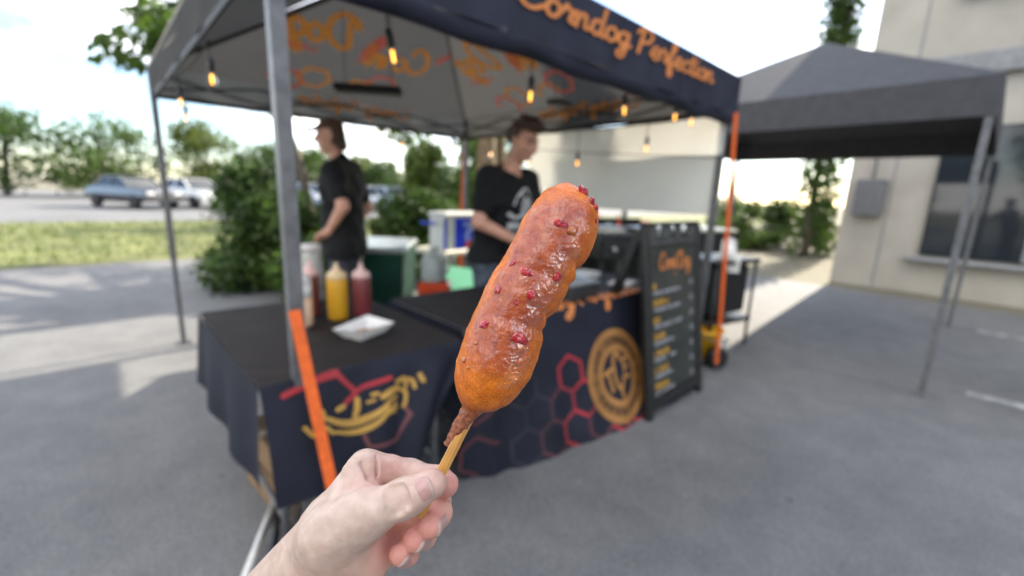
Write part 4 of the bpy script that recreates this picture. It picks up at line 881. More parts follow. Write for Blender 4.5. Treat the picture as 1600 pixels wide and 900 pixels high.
MB().tube([(.155 * math.cos(a), .155 * math.sin(a), .235 - .09 * math.sin(a - 3.1416)) for a in np.linspace(3.2, 6.2, 11)], .005, 6).build('handle', STEEL, yb, True); MB().lathe([(.13, -.05), (.13, -.002)], 20).build('base_ring', BLACKP, yb, True)
hw = empty('caster', (3.60, 1.335, .095), 0, 'black wheel with a silver hub on the ground in front of the yellow bucket', 'wheel')
for nm, prof, mt in (('tyre', [(.05, -.03), (.08, -.035), (.095, -.015), (.095, .015), (.08, .035), (.05, .03)], BLACKP), ('rim', [(.012, -.022), (.05, -.026), (.05, .026), (.012, .022)], SILV)):
    w_ = MB().lathe(prof, 26); w_.v = [Vector((v.x * .8 + v.z * .55, v.z * .83 - v.x * .5, v.y)) for v in w_.v]; w_.build(nm, mt, hw, True)
MB().box((.07, -.02, .06), (.04, .03, .2), Matrix.Rotation(.4, 3, 'Y'), .006).build('fork', SILV, hw)
# tent added next door to shade the lower tarp
nt2 = empty('tarp_shade_tent', (4.25, .1, 0), 0, 'plain dark grey market tent added to shade the white tarp', 'tent')
TENTM = mat('dark_grey_tent_fabric', (.06, .06, .065), .8, .1); cs = [Vector(p) for p in ((0, 0, 2.2), (3, 0, 2.2), (3, 2.7, 2.2), (0, 2.7, 2.2))]; pk2 = Vector((1.5, 1.4, 3.0))
for i in range(4):
    a, b = cs[i], cs[(i + 1) % 4]; MB().add([a, b, pk2], [(0, 1, 2)]).build('roof_panel', TENTM, nt2); MB().add([a, b, b - Vector((0, 0, .25)), a - Vector((0, 0, .25))], [(0, 1, 2, 3)]).build('valance', TENTM, nt2); MB().box((a.x * .98 + .03, a.y * .98 + .03, 1.1), (.04, .04, 2.2)).build('leg', STEEL, nt2)

# ================================================================== PLANTS, TREES, CARS
LEAF = [mat('leaf_green', (.085, .150, .022), .5, .40, 3.0, trans=.5), mat('leaf_dark_green', (.065, .125, .020), .5, .40, 3.0, trans=.45), mat('leaf_olive_green', (.12, .165, .025), .5, .40, 3.0, trans=.5)]
BARK = mat('grey_bark', (.16, .13, .10), .9, .3, 20, .6, 40); BARKB = mat('brown_bark', (.20, .135, .075), .9, .3, 20, .6, 40)
def leaves(clumps, n, size, seed):
    r = np.random.default_rng(seed); V = []; Fc = []
    vol = np.array([c[3] * c[4] * c[5] for c in clumps]) ** .75; cnt = np.maximum(8, (n * vol / vol.sum()).astype(int))
    for c, k in zip(clumps, cnt):
        d = r.normal(size=(k, 3)); d /= np.linalg.norm(d, axis=1)[:, None]; rad = r.uniform(.25, 1, k) ** .5 * (1 + .12 * r.normal(size=k))
        P = np.array(c[:3]) + d * rad[:, None] * np.array(c[3:6])
        for p, dd in zip(P, d):
            nrm = dd + r.normal(size=3) * .8; nrm /= np.linalg.norm(nrm); a = np.cross(nrm, r.normal(size=3)); a /= np.linalg.norm(a); b = np.cross(nrm, a); s = size * r.uniform(.6, 1.4); i = len(V)
            V += [p - a * s, p + b * s * .45 + nrm * s * .1, p + a * s, p - b * s * .45 + nrm * s * .1]; Fc.append((i, i + 1, i + 2, i + 3))
    return V, Fc
def clumpset(w, d, h, z0, n, seed, ball=False):
    r = np.random.default_rng(seed); out = []
    for k in range(n):
        a = r.uniform(0, 6.28); q = r.uniform(0, 1) ** .5; z = r.uniform(0, 1); prof = max(.3, math.sqrt(max(0, 1 - (1.8 * z - .9) ** 2))) if ball else math.sin(math.pi * min(1, .22 + .78 * z)) ** .7; s = r.uniform(.22, .38)
        out.append((math.cos(a) * q * w * .7 * prof, math.sin(a) * q * d * .7 * prof, z0 + z * h * .85 + h * .07, w * s, d * s, h * s * .7))
    return out
def tree(name, loc, w, h, z0, label, cat, leaf, n=5000, size=.07, seed=1, trunk=.12, nc=18, group=None, bark=BARK):
    t = empty(name, loc, 0, label, cat, group); cl = clumpset(w, w * .9, h - z0, z0, nc, seed, name == 'round_tree')
    V, Fc = leaves(cl, n, size, seed); mesh_obj('crown' if cat == 'tree' else 'foliage', V, Fc, leaf, t)
    r = random.Random(seed); mb = MB(); top = Vector((r.uniform(-.1, .1) * w, 0, z0 + (h - z0) * .45))
    mb.tube([(0, 0, -.02), (.03 * w, .02, top.z * .4), top], [trunk, trunk * .75, trunk * .5], 10)
    for c in cl[:9]: mb.tube([top * .75, (top + Vector(c[:3])) / 2 + Vector((0, 0, -.05 * h)), Vector(c[:3])], [trunk * .38, trunk * .24, trunk * .08], 6)
    mb.build('trunk' if cat == 'tree' else 'stems', bark, t); return t
G = ground_spot
tree('shrub', G(655, 6.7), .95, 1.42, .0, 'dense dark green shrub behind the blue and white box', 'shrub', LEAF[1], 7000, .045, 3, .03, 22)
tree('shrub', G(718, 7.4), .9, 1.25, .0, 'shrub behind the booth between the round tree and the trunk', 'shrub', LEAF[0], 5000, .045, 4, .03, 18)
tree('shrub', G(480, 6.4), 1.0, 1.28, .0, 'leafy shrub behind the person in the brown cap', 'shrub', LEAF[0], 6500, .05, 5, .03, 20)
tree('shrub', G(585, 9.5), .8, .75, .0, 'low yellowish shrub in the grass beyond the green bin', 'shrub', LEAF[2], 3000, .045, 6, .03, 14)
tree('shrub', G(395, 7.0), 1.1, 1.5, .0, 'broad shrub to the left of the booth', 'shrub', LEAF[1], 6000, .05, 16, .03, 20)
LEAF.append(mat('leaf_sunlit_green', (.135, .195, .03), .5, .4, 3.0, trans=.5))  # sunlit copy of the leaf green, sunshine put into the colour
tree('round_tree', G(668, 21), 1.5, 3.3, .7, 'small round sunlit green tree beyond the shrubs', 'tree', LEAF[3], 9000, .09, 8, .09, 34)
tree('round_tree', G(712, 19), 1.3, 2.1, .3, 'low dark tree to the right of the small round tree', 'tree', LEAF[1], 5000, .08, 9, .09, 20)
far = (('low spreading tree beyond the car park, just left of the round tree', 610, 44, 4.0, 3.6), ('low dark tree beyond the car park directly right of the cap wearer', 565, 47, 4.5, 4.2), ('broad tree beyond the car park seen left of the cap wearer', 500, 46, 4.4, 4.4), ('tree beyond the car park at the left edge of the booth', 440, 48, 4.5, 4.8), ('tall tree beyond the car park on the left of the picture', 340, 45, 4.8, 6.0), ('broad tree beyond the car park at the far left', 190, 43, 5.2, 5.2), ('tree beyond the car park in the corner at the left', 40, 44, 5.2, 6.5), ('tree beyond the car park hidden behind the box and the trunk', 745, 46, 4.5, 4.0))
for k, (lab, px, ds, w_, h_) in enumerate(far): tree('spreading_tree', G(px, ds), w_, h_, .5, lab, 'tree', LEAF[(k + 1) % 3], 4500, .17, 20 + k, .2, 22, 'trees beyond the car park')
tree('tarp_shade_tree', Vector((13.5, 3.2, 0)), .75, 9.0, .6, 'tall narrow tree added by the shop building to shade the tarp', 'tree', LEAF[1], 7000, .08, 41, .12, 34)  # narrow tree added so its crown shades the inner part of the tarp
for k, (px, ds) in enumerate(((1165, 15), (1205, 16.5), (1250, 15.5), (1130, 19))): tree('shrub', G(px, ds), 1.2, 1.35 + .2 * (k % 2), .0, ('rounded shrub in the gap beside the shop building', 'shrub second from the shop building', 'shrub against the foot of the narrow tree', 'shrub farthest from the shop building')[k], 'shrub', LEAF[k % 3], 3500, .06, 70 + k, .03, 16)
tree('spreading_tree', Vector((13.5, 16, 0)), 2.8, 7.5, 2.0, 'tall tree behind the shop building and market tent', 'tree', LEAF[0], 6000, .13, 40, .2, 24)
for k, (x, y, h_) in enumerate(((-13, 4, 7.5), (-14.5, -2.5, 8.5), (-13, -9, 7.5), (-8, -16, 8), (-15, 10, 7))):  # unseen trees added to give the glaze a dark reflection on its left
    tree('added_lot_tree', Vector((x, y, 0)), 3.6, h_, 1.2, ('dark leafy added tree at the left edge of the lot', 'largest added tree at the left edge of the lot', 'added tree at the far left corner of the lot', 'added tree behind the lot', 'added tree beside the car park entrance')[k], 'tree', LEAF[1], 5000, .15, 60 + k, .22, 22, 'added trees around the lot')
# bare leaning trunk at the left and thick trunk behind the dark haired person
def bare(name, loc, pts, r0, label, bark, crown, seed, n=2600):
    t = empty(name, loc, 0, label, 'tree'); mb = MB(); mb.tube(pts, [r0 * (1 - .55 * k / (len(pts) - 1)) for k in range(len(pts))], 12)
    for q in crown[:10]: mb.tube([pts[-2], (Vector(pts[-2]) + Vector(q[:3])) / 2 + Vector((0, 0, .15)), q[:3]], [r0 * .4, r0 * .25, r0 * .08], 6)
    mb.build('trunk', bark, t, True); V, Fc = leaves(crown, n, .075, seed); mesh_obj('crown', V, Fc, LEAF[0], t); return t
rr = np.random.default_rng(5)
bare('slender_tree', G(492, 7.6), [(0, 0, 0), (.02, 0, .8), (-.10, .06, 1.7), (-.32, .15, 2.5), (-.5, .2, 3.1)], .085, 'slender grey tree with a leaning trunk at the left of the booth', BARK, [(rr.normal() * .8 - .5, rr.normal() * .8, 3.2 + rr.normal() * .35, .45, .45, .25) for _ in range(14)], 51)
bare('thick_tree', G(752, 7.7), [(0, 0, 0), (.02, 0, 1.2), (.05, 0, 2.4), (.1, .05, 3.6)], .22, 'thick brown tree trunk behind the dark haired person', BARKB, [(rr.normal() * 1.1, rr.normal() * 1.1 + 2.6, 3.9 + rr.normal() * .7, .55, .55, .3) for _ in range(20)], 52, 5200)
# palm fronds hanging beside the thick trunk
pm = empty('palm', G(775, 9.0), 0, 'palm with thin hanging fronds behind the white tarp', 'palm'); MB().tube([(0, 0, 0), (.05, 0, 1.4), (.02, .03, 2.5)], [.12, .10, .09], 12).build('trunk', BARKB, pm, True)
for k in range(13):
    a = k * 2.4; fm = MB(); q = [Vector((math.cos(a) * s * 1.25, math.sin(a) * s * 1.25, 2.5 + .55 * s - 1.35 * s * s)) for s in np.linspace(0, 1, 13)]
    fm.tube(q, .010, 5)
    for i in range(1, 13):
        d = (q[i] - q[i - 1]).normalized(); sd_ = d.cross(Vector((0, 0, 1))).normalized()
        for s in (-1, 1): fm.add([q[i], q[i] + sd_ * s * .22 + d * .12 - Vector((0, 0, .10)), q[i] + d * .05], [(0, 1, 2)])
    fm.build('frond', LEAF[0], pm)
# parked cars
CGL = mat('car_window', (.02, .025, .03), .06, .1); TYRE = mat('tyre_rubber', (.02, .02, .02), .8)
def car(loc, rz, paint, label):
    c = empty('parked_car', loc, rz, label, 'car', 'cars in the car park'); rows = []
    prof = [(-2.1, .42, .62), (-2.05, .35, .84), (-1.2, .30, .95), (-.85, .28, .98), (.9, .28, 1.0), (1.85, .30, .96), (2.1, .36, .85), (2.15, .42, .6)]
    mb = MB()
    for x, z0, z1 in prof:
        for y, z in ((-.72, z0), (-.86, (z0 + z1) / 2), (-.78, z1), (.78, z1), (.86, (z0 + z1) / 2), (.72, z0)): rows.append((x, y, z))
    mb.add(rows, [(i * 6 + k, i * 6 + (k + 1) % 6, (i + 1) * 6 + (k + 1) % 6, (i + 1) * 6 + k) for i in range(7) for k in range(6)] + [tuple(range(5, -1, -1)), tuple(42 + k for k in range(6))]); mb.build('body', paint, c)
    ca = MB().add([(-.95, -.74, .985), (1.6, -.74, .99), (1.6, .74, .99), (-.95, .74, .985), (-.25, -.58, 1.42), (1.0, -.58, 1.44), (1.0, .58, 1.44), (-.25, .58, 1.42)], [(0, 1, 5, 4), (1, 2, 6, 5), (2, 3, 7, 6), (3, 0, 4, 7)]); ca.build('window', CGL, c)
    MB().box((.37, 0, 1.45), (1.30, 1.18, .05), bev=.02).build('roof', paint, c)
    for s in (-1, 1):
        MB().bar((-.98, s * .745, .98), (-.24, s * .59, 1.43), .06).build('pillar', paint, c); MB().bar((1.62, s * .745, .98), (1.0, s * .59, 1.44), .09).build('pillar', paint, c); MB().bar((.35, s * .755, .98), (.35, s * .60, 1.43), .06).build('pillar', paint, c)
        MB().box((-2.1, s * .58, .74), (.10, .3, .14), bev=.02).build('headlight', WHITEP, c); MB().box((2.11, s * .6, .78), (.09, .25, .14), bev=.02).build('tail_light', ORB, c)
        for x in (-1.35, 1.35):
            w_ = MB().lathe([(.18, -.1), (.30, -.1), (.33, -.06), (.33, .06), (.30, .1), (.18, .1)], 18); w_.v = [Vector((x + v.x, s * .80 + v.z, v.y + .335)) for v in w_.v]; wh = w_.build('wheel', TYRE, c, True)
            r_ = MB().lathe([(.02, -.07), (.19, -.085), (.19, .085), (.02, .07)], 12); r_.v = [Vector((x + v.x, s * .80 + v.z, v.y + .335)) for v in r_.v]; r_.build('rim', SILV, wh, True)
    return c
for k, (px, ds, rz, col, lab) in enumerate(((612, 30, .9, (.35, .40, .48), 'pale blue grey car parked right of the person in the cap'), (578, 31, 1.0, (.55, .56, .58), 'silver car parked directly behind the back of the cap wearer'), (655, 29.5, .8, (.70, .70, .68), 'white car parked behind the shrub and round tree'), (497, 30, 1.1, (.62, .64, .66), 'light silver car parked left of the cap wearer'), (455, 29, 1.1, (.12, .16, .24), 'dark blue car parked behind the slender tree'), (395, 29, 1.2, (.45, .03, .03), 'red car parked left of the booth'), (320, 29, 1.2, (.72, .72, .70), 'white car parked far to the left of the booth'), (230, 28, 1.3, (.05, .05, .055), 'black car parked at the far left'))):
    car(G(px, ds), rz + .75, mat('car_paint', col, .25, .02, 4, coat=1), lab)

# ================================================================== THE CORN DOG AND THE HAND THAT HOLDS IT
# drawn in a frame that stands at the eye: x right, y up, z away, metres; K turns a drawing position and a distance into that frame
def K(px, py, d): return np.array([(px - 800) / 690 * d, (450 - py) / 690 * d, d])
MW = np.array([CR, CU, CF]).T; E0 = np.array(EYE)
def W(P): return np.asarray(P) @ MW.T + E0
_lat = np.random.default_rng(11).uniform(-1, 1, (32, 32, 32))
def vnoise(P, s):
    Q = np.asarray(P) / s + 1000.; i = np.floor(Q).astype(int); f = Q - i; f = f * f * (3 - 2 * f); o = 0
    for dx in (0, 1):
        for dy in (0, 1):
            for dz in (0, 1):
                w = (f[..., 0] if dx else 1 - f[..., 0]) * (f[..., 1] if dy else 1 - f[..., 1]) * (f[..., 2] if dz else 1 - f[..., 2])
                o = o + w * _lat[(i[..., 0] + dx) % 32, (i[..., 1] + dy) % 32, (i[..., 2] + dz) % 32]
    return o
CDD = .25; A0 = np.array([757., 640.]); EV = np.array([.346, -.938]); QV = np.array([.938, .346])
left = [(694, 694), (701, 676), (708, 660), (717, 645), (722, 634), (716, 618), (711, 596), (711, 580), (717, 552), (728, 520), (742, 486), (757, 455), (770, 428), (789, 400), (805, 370), (820, 340), (838, 314), (855, 299)]
right = [(713, 700), (720, 688), (733, 668), (745, 650), (757, 643), (775, 640), (795, 630), (812, 613), (828, 590), (840, 560), (848, 530), (846, 515), (858, 501), (872, 480), (884, 456), (886, 446), (896, 438), (910, 415), (922, 390), (930, 362), (931, 338), (918, 313), (900, 298)]
def alongperp(pts): P = np.array(pts, float) - A0; return P @ EV, P @ QV
la, lp = alongperp(left); ra, rp_ = alongperp(right); tip_a, tip_p = alongperp([(879, 292)])
o_ = np.argsort(la); la, lp = la[o_], lp[o_]; o_ = np.argsort(ra); ra, rp_ = ra[o_], rp_[o_]
la = np.append(la, tip_a + 3); lp = np.append(lp, tip_p); ra = np.append(ra, tip_a + 3); rp_ = np.append(rp_, tip_p)
NA, NT = 430, 300
S_ = np.concatenate([np.linspace(-72, 0, 60, endpoint=False), np.linspace(0, 345, 300, endpoint=False), tip_a[0] + 3 - (tip_a[0] + 3 - 345) * np.cos(np.linspace(0, math.pi / 2, 70)) [::1]])
S_ = np.sort(S_)
LP, RP = np.interp(S_, la, lp), np.interp(S_, ra, rp_)
def smooth(a, n):
    k = np.ones(n) / n; return np.convolve(np.pad(a, n // 2, mode='edge'), k, 'valid')[:len(a)]
body_m = (S_ > 6) & (S_ < 330)
LP2, RP2 = smooth(LP, 15), smooth(RP, 5); LP = np.where(body_m, LP2, LP); RP = np.where(body_m, RP2, RP)
cen, rad = (LP + RP) / 2, np.maximum((RP - LP) / 2, .01)
px2m = CDD / 690
th = np.linspace(0, 2 * math.pi, NT, endpoint=False); ct, st_ = np.cos(th)[None], np.sin(th)[None]
rn = rad[:, None]; Sg = S_[:, None]
def base_pt(s, c, r, ct, st_):
    ix = A0[0] + EV[0] * s + QV[0] * (c + r * ct); iy = A0[1] + EV[1] * s + QV[1] * (c + r * ct)
    z = CDD - r * px2m * st_ - .006 * (s / 360.)
    return np.stack([(ix - 800) * px2m, (450 - iy) * px2m, z + 0 * ix], -1)
Pb = base_pt(Sg, cen[:, None], rn, ct, st_)
dirn = np.stack(np.broadcast_arrays(QV[0] * ct + 0 * rn, -QV[1] * ct + 0 * rn, -st_ + 0 * rn), -1)
lump = .00035 * vnoise(Pb, .010) + .00030 * vnoise(Pb, .0045) + .00012 * vnoise(Pb, .0020)
grain = .00016 * np.abs(vnoise(Pb + 3, .0011)) + .00006 * vnoise(Pb + 5, .0006)
# glaze: thick, wrinkled syrup along the front and left, thin over the right edge and both ends
ang = np.arctan2(st_, ct)
gl_ = np.exp(-((ang - 1.75) / .95) ** 2) * np.clip((Sg - 38) / 60, 0, 1) * np.clip((358 - Sg) / 45, 0, 1)
gl_ = np.clip(gl_ * 1.35 + .35 * vnoise(Pb + 9, .012) + .25 * vnoise(Pb + 17, .005) - .08, 0, 1); gl_ = gl_ * gl_ * (3 - 2 * gl_)
spk = np.exp(-((ang - 1.12) / .42) ** 2) * np.clip((Sg - 45) / 60, 0, 1) * np.clip((330 - Sg) / 60, 0, 1); spk = np.clip(spk * 1.3 + .55 * vnoise(Pb + 51, .008) + .4 * vnoise(Pb + 57, .0035) - .25, 0, 1)  # highlight band put into the coat gloss on the side facing the eye
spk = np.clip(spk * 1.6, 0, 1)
rid = .00022 * (1 - np.abs(vnoise(Pb + 21, .0034))) ** 3 + .00016 * (1 - np.abs(vnoise(Pb + 29, .0017))) ** 3
neck = np.clip((14 - Sg) / 26, 0, 1) + 0 * ang
groove = -.0032 * np.exp(-((Sg - 252 - 14 * np.sin(ang)) / 9) ** 2) * np.exp(-((ang - .35) / .75) ** 2) - .0028 * np.exp(-((Sg - 168 - 12 * np.sin(ang)) / 9) ** 2) * np.exp(-((ang - .3) / .7) ** 2)
groove += -.0010 * np.exp(-((Sg - 228) / 12) ** 2) * np.exp(-((ang - 2.9) / .6) ** 2)
neckl = neck * (.0006 * vnoise(Pb + 40, .005) + .00045 * vnoise(Pb + 44, .0016))
fade = np.clip(rn * px2m / .004, 0, 1)
disp = (lump + grain * (1 - .7 * gl_) + rid * np.maximum(gl_ * .45, spk * 1.5) + groove + neckl) * fade
Pc = Pb + dirn * disp[..., None]
nA = len(S_); V = Pc.reshape(-1, 3); idx = np.arange(nA * NT).reshape(nA, NT); nxt = np.roll(idx, -1, 1)
Fc = np.stack([idx[:-1], nxt[:-1], nxt[1:], idx[1:]], -1).reshape(-1, 4)
org = W(K(705, 712, .2455))
cdog = empty('corn_dog', org, 0, 'glazed golden brown corn dog with red pepper bits held up on a stick', 'corn dog')

def batter_mat():
    M = bpy.data.materials.new('glazed_batter'); M.use_nodes = True; N, L = M.node_tree.nodes, M.node_tree.links; b = N['Principled BSDF']
    def noise(sc_, det=4, dist=0):
        n_ = N.new('ShaderNodeTexNoise'); n_.inputs['Scale'].default_value = sc_; n_.inputs['Detail'].default_value = det; n_.inputs['Distortion'].default_value = dist; L.new(t.outputs['Object'], n_.inputs['Vector']); return n_.outputs['Fac']
    def ramp(src, p0, c0, p1, c1):
        r = N.new('ShaderNodeValToRGB'); e = r.color_ramp.elements; e[0].position = p0; e[1].position = p1; e[0].color = (*c0, 1); e[1].color = (*c1, 1); L.new(src, r.inputs[0]); return r.outputs[0]
    def mixc(f, a, c2):
        m_ = N.new('ShaderNodeMix'); m_.data_type = 'RGBA'; L.new(f, m_.inputs[0]); L.new(a, m_.inputs[6]); L.new(c2, m_.inputs[7]); return m_.outputs[2]
    def at(nm): a = N.new('ShaderNodeAttribute'); a.attribute_name = nm; return a.outputs['Fac']
    t = N.new('ShaderNodeTexCoord')
    base = ramp(noise(140, 5), .35, (.58, .118, .004), .66, (.82, .215, .012))
    gm = N.new('ShaderNodeMix'); gm.data_type = 'RGBA'; gm.blend_type = 'MULTIPLY'; gm.inputs[0].default_value = 1; L.new(base, gm.inputs[6]); L.new(ramp(noise(750, 4), .36, (.84, .78, .74), .62, (1.05, 1.06, 1.08)), gm.inputs[7]); base = gm.outputs[2]
    speck = ramp(noise(1250, 3), .56, (0, 0, 0), .68, (1, 1, 1)); pale = ramp(noise(60), .3, (.66, .27, .055), .7, (.78, .38, .10))
    c1 = mixc(speck, base, pale)
    gcol = ramp(noise(170, 5), .3, (.33, .040, .005), .7, (.52, .098, .010)); c2 = mixc(at('glaze'), c1, gcol)
    ncol = ramp(noise(420, 5), .3, (.15, .042, .026), .7, (.38, .125, .05)); c3 = mixc(at('neck'), c2, ncol)
    L.new(c3, b.inputs['Base Color'])
    b.inputs['Subsurface Weight'].default_value = .2; b.inputs['Subsurface Radius'].default_value = (1, .35, .1); b.inputs['Subsurface Scale'].default_value = .003
    b.inputs['Roughness'].default_value = .38; b.inputs['Specular IOR Level'].default_value = .4
    def mul(a_, b_):
        m_ = N.new('ShaderNodeMath'); m_.operation = 'MULTIPLY'; L.new(a_, m_.inputs[0])
        if isinstance(b_, float): m_.inputs[1].default_value = b_
        else: L.new(b_, m_.inputs[1])
        return m_.outputs[0]
    sparkle_breaks = ramp(noise(620, 4, 1.6), .47, (.0, .0, .0), .53, (1, 1, 1))  # breaks the painted highlight band into small glints
    w_ = mul(at('painted_sparkle'), sparkle_breaks); ad = N.new('ShaderNodeMath'); ad.operation = 'MAXIMUM'; L.new(w_, ad.inputs[0]); L.new(mul(at('glaze'), .22), ad.inputs[1]); L.new(ad.outputs[0], b.inputs['Coat Weight'])
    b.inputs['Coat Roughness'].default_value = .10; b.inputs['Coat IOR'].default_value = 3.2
    bp = N.new('ShaderNodeBump'); bp.inputs['Strength'].default_value = .55; bp.inputs['Distance'].default_value = .0004; L.new(noise(1300, 5), bp.inputs['Height']); L.new(bp.outputs[0], b.inputs['Normal'])
    b2 = N.new('ShaderNodeBump'); b2.inputs['Strength'].default_value = .6; b2.inputs['Distance'].default_value = .0009; L.new(noise(380, 3, 1.0), b2.inputs['Height']); L.new(b2.outputs[0], b.inputs['Coat Normal'])
    return M
ob = mesh_obj('batter', W(V) - org, Fc, batter_mat(), cdog, True, {'glaze': gl_.reshape(-1), 'painted_sparkle': (spk + 0 * ang).reshape(-1), 'neck': (neck + 0 * ang).reshape(-1)})
def on_dog(px, py):
    s, p = alongperp([(px, py)]); i = int(np.argmin(np.abs(S_ - s[0]))); c = np.clip((p[0] - cen[i]) / rad[i], -.98, .98); j = int(np.argmin(np.abs(th - math.acos(c))))
    n_ = dirn[i, j] / np.linalg.norm(dirn[i, j]); return Pc[i, j], n_
PEP = mat('red_pepper_flake', (.50, .018, .028), .12, .3, 300, coat=1, sss=.4); PEPO = mat('orange_glaze_bead', (.50, .13, .025), .1, .2, 300, coat=1, sss=.4)
flakes = [(905, 310, 11, 24, .6, 0), (917, 325, 10, 16, .3, 0), (922, 333, 9, 13, .5, 0), (867, 359, 13, 10, .0, 0), (874, 362, 8, 6, .4, 0), (820, 427, 16, 12, -.5, 0), (800, 414, 10, 7, .3, 0), (864, 433, 10, 14, .2, 0), (760, 503, 17, 10, .15, 0), (811, 523, 23, 14, -.3, 0),
    (827, 460, 10, 12, -.3, 0), (779, 452, 10, 11, .3, 0), (886, 370, 15, 11, .2, 1), (930, 330, 5, 6, 0, 0), (747, 530, 6, 6, 0, 1), (730, 555, 9, 7, .4, 1), (738, 565, 6, 5, .4, 1), (922, 352, 5, 9, 0, 0), (806, 470, 6, 8, .4, 0)]
for fx, fy, w_, h_, rot, kind in flakes:
    p, n_ = on_dog(fx, fy); n_ = Vector(n_); a = Vector((math.cos(rot), math.sin(rot), 0)); a = (a - n_ * a.dot(n_)).normalized(); b_ = n_.cross(a); r = random.Random(int(fx * 7 + fy)); vs = []; fs = []
    sx, sy = w_ * px2m * .62, h_ * px2m * .62; hgt = min(sx, sy) * .48; rings = ((.0, 1.0, 6), (.55, .95, 9), (1, .72, 9), (.8, .25, 9)); m_ = 9
    ks = [r.uniform(.75, 1.15) for _ in range(m_)]
    prof = ((-.35, .9), (.25, 1.05), (.8, .82), (1.0, .35))
    for hz, rs_ in prof:
        for k in range(m_):
            an = 2 * math.pi * k / m_; jit = 1 + (r.uniform(-.10, .10)); q = Vector(p) + a * math.cos(an) * sx * rs_ * ks[k] * jit + b_ * math.sin(an) * sy * rs_ * ks[k] * jit + n_ * (hz * hgt * r.uniform(.8, 1.15)); vs.append(W(q) - org)
    top = len(vs); vs.append(W(Vector(p) + n_ * hgt * 1.0) - org)
    fs = [(i * m_ + k, i * m_ + (k + 1) % m_, (i + 1) * m_ + (k + 1) % m_, (i + 1) * m_ + k) for i in range(3) for k in range(m_)] + [(3 * m_ + k, 3 * m_ + (k + 1) % m_, top) for k in range(m_)]
    mesh_obj('pepper_flake' if kind == 0 else 'glaze_bead', vs, fs, PEPO if kind else PEP, cdog, kind == 1)
# bamboo stick: flat sided, slightly rough
sa, sb_ = K(655, 806, .2445), K(739, 640, .2500); ax_ = (sb_ - sa) / np.linalg.norm(sb_ - sa); side = np.cross(ax_, (0, 0, 1.)); side /= np.linalg.norm(side); dep = np.cross(side, ax_)
vs = []; NS = 40; prof = [(-.0029, -.0014), (-.0021, -.0024), (.0012, -.0026), (.0029, -.0016), (.0030, .0016), (.0016, .0025), (-.0018, .0025), (-.0029, .0016)]
for i in range(NS + 1):
    p = sa + (sb_ - sa) * i / NS
    for k, (a, b) in enumerate(prof): vs.append(W(p + side * (a + .00005 * math.sin(i * .9 + k)) + dep * (b + .00004 * math.sin(i * 1.3 + 2 * k))) - org)
fs = [(i * 8 + k, i * 8 + (k + 1) % 8, (i + 1) * 8 + (k + 1) % 8, (i + 1) * 8 + k) for i in range(NS) for k in range(8)] + [tuple(range(7, -1, -1)), tuple(NS * 8 + k for k in range(8))]
def stick_mat():
    M = mat('bamboo_stick', (.66, .34, .085), .45, .10, 60, coat=.15); N, L = M.node_tree.nodes, M.node_tree.links; b = N['Principled BSDF']; t = N['Texture Coordinate']
    old = b.inputs['Base Color'].links[0].from_socket; d = Vector(W(ax_) - E0).normalized()
    mp_ = N.new('ShaderNodeMapping'); mp_.vector_type = 'TEXTURE'; mp_.inputs['Rotation'].default_value = d.to_track_quat('Z', 'Y').to_euler(); mp_.inputs['Scale'].default_value = (1, 1, 45)
    n_ = N.new('ShaderNodeTexNoise'); n_.inputs['Scale'].default_value = 1500; n_.inputs['Detail'].default_value = 3; L.new(t.outputs['Object'], mp_.inputs[0]); L.new(mp_.outputs[0], n_.inputs['Vector'])
    r = N.new('ShaderNodeValToRGB'); r.color_ramp.elements[0].position = .35; r.color_ramp.elements[1].position = .6; r.color_ramp.elements[0].color = (.74, .66, .55, 1); L.new(n_.outputs['Fac'], r.inputs[0])
    x = N.new('ShaderNodeMix'); x.data_type = 'RGBA'; x.blend_type = 'MULTIPLY'; x.inputs[0].default_value = 1; L.new(old, x.inputs[6]); L.new(r.outputs[0], x.inputs[7]); L.new(x.outputs[2], b.inputs['Base Color']); return M
mesh_obj('stick', vs, fs, stick_mat(), cdog)

# ---- hand: one continuous skin
HLO, HHI, HH = (-.185, -.225, .200), (-.020, -.082, .305), .00095
def field(): return SDF(HLO, HHI, HH)
def kc(S, pts, k): S.chain([K(*p[:3]) for p in pts], [p[3] for p in pts], k); return S
palm = field()
kc(palm, [(515, 824, .256, .0150), (380, 969, .276, .0170)], .012); kc(palm, [(556, 868, .250, .0150), (424, 1012, .270, .0175)], .014); kc(palm, [(533, 845, .2525, .0165), (400, 990, .272, .020)], .014)
kc(palm, [(528, 800, .2575, .0125), (571, 734, .2625, .0105)], .010)
kc(palm, [(530, 820, .262, .012), (602, 765, .278, .0100)], .010); kc(palm, [(540, 850, .262, .012), (594, 806, .272, .0098)], .010)
kc(palm, [(556, 872, .254, .0125), (582, 840, .262, .0105)], .010)
kc(palm, [(512, 840, .2385, .0155), (560, 812, .2365, .0125)], .014)
kc(palm, [(545, 770, .252, .0085), (585, 780, .2485, .0060)], .009)      # web of skin between thumb and index
kc(palm, [(540, 845, .2455, .0140), (575, 870, .2500, .0110)], .012)
fing = field()
TH = [(520, 832, .2360, .0145), (572, 804, .2345, .0118), (635, 777, .2325, .0086), (675, 756, .2335, .0079)]
kc(fing, TH, .008)
IX = [(571, 734, .2625, .0105), (606, 737, .2690, .0092), (640, 742, .2730, .0087), (685, 752, .2655, .0079), (697, 757, .2570, .0073)]
MD = [(602, 765, .278, .0098), (682, 784, .2780, .0086), (683, 801, .2570, .0079), (671, 821, .2445, .0070)]
RG = [(594, 806, .272, .0096), (660, 829, .2715, .0080), (661, 836, .2555, .0074), (647, 843, .2435, .0065)]
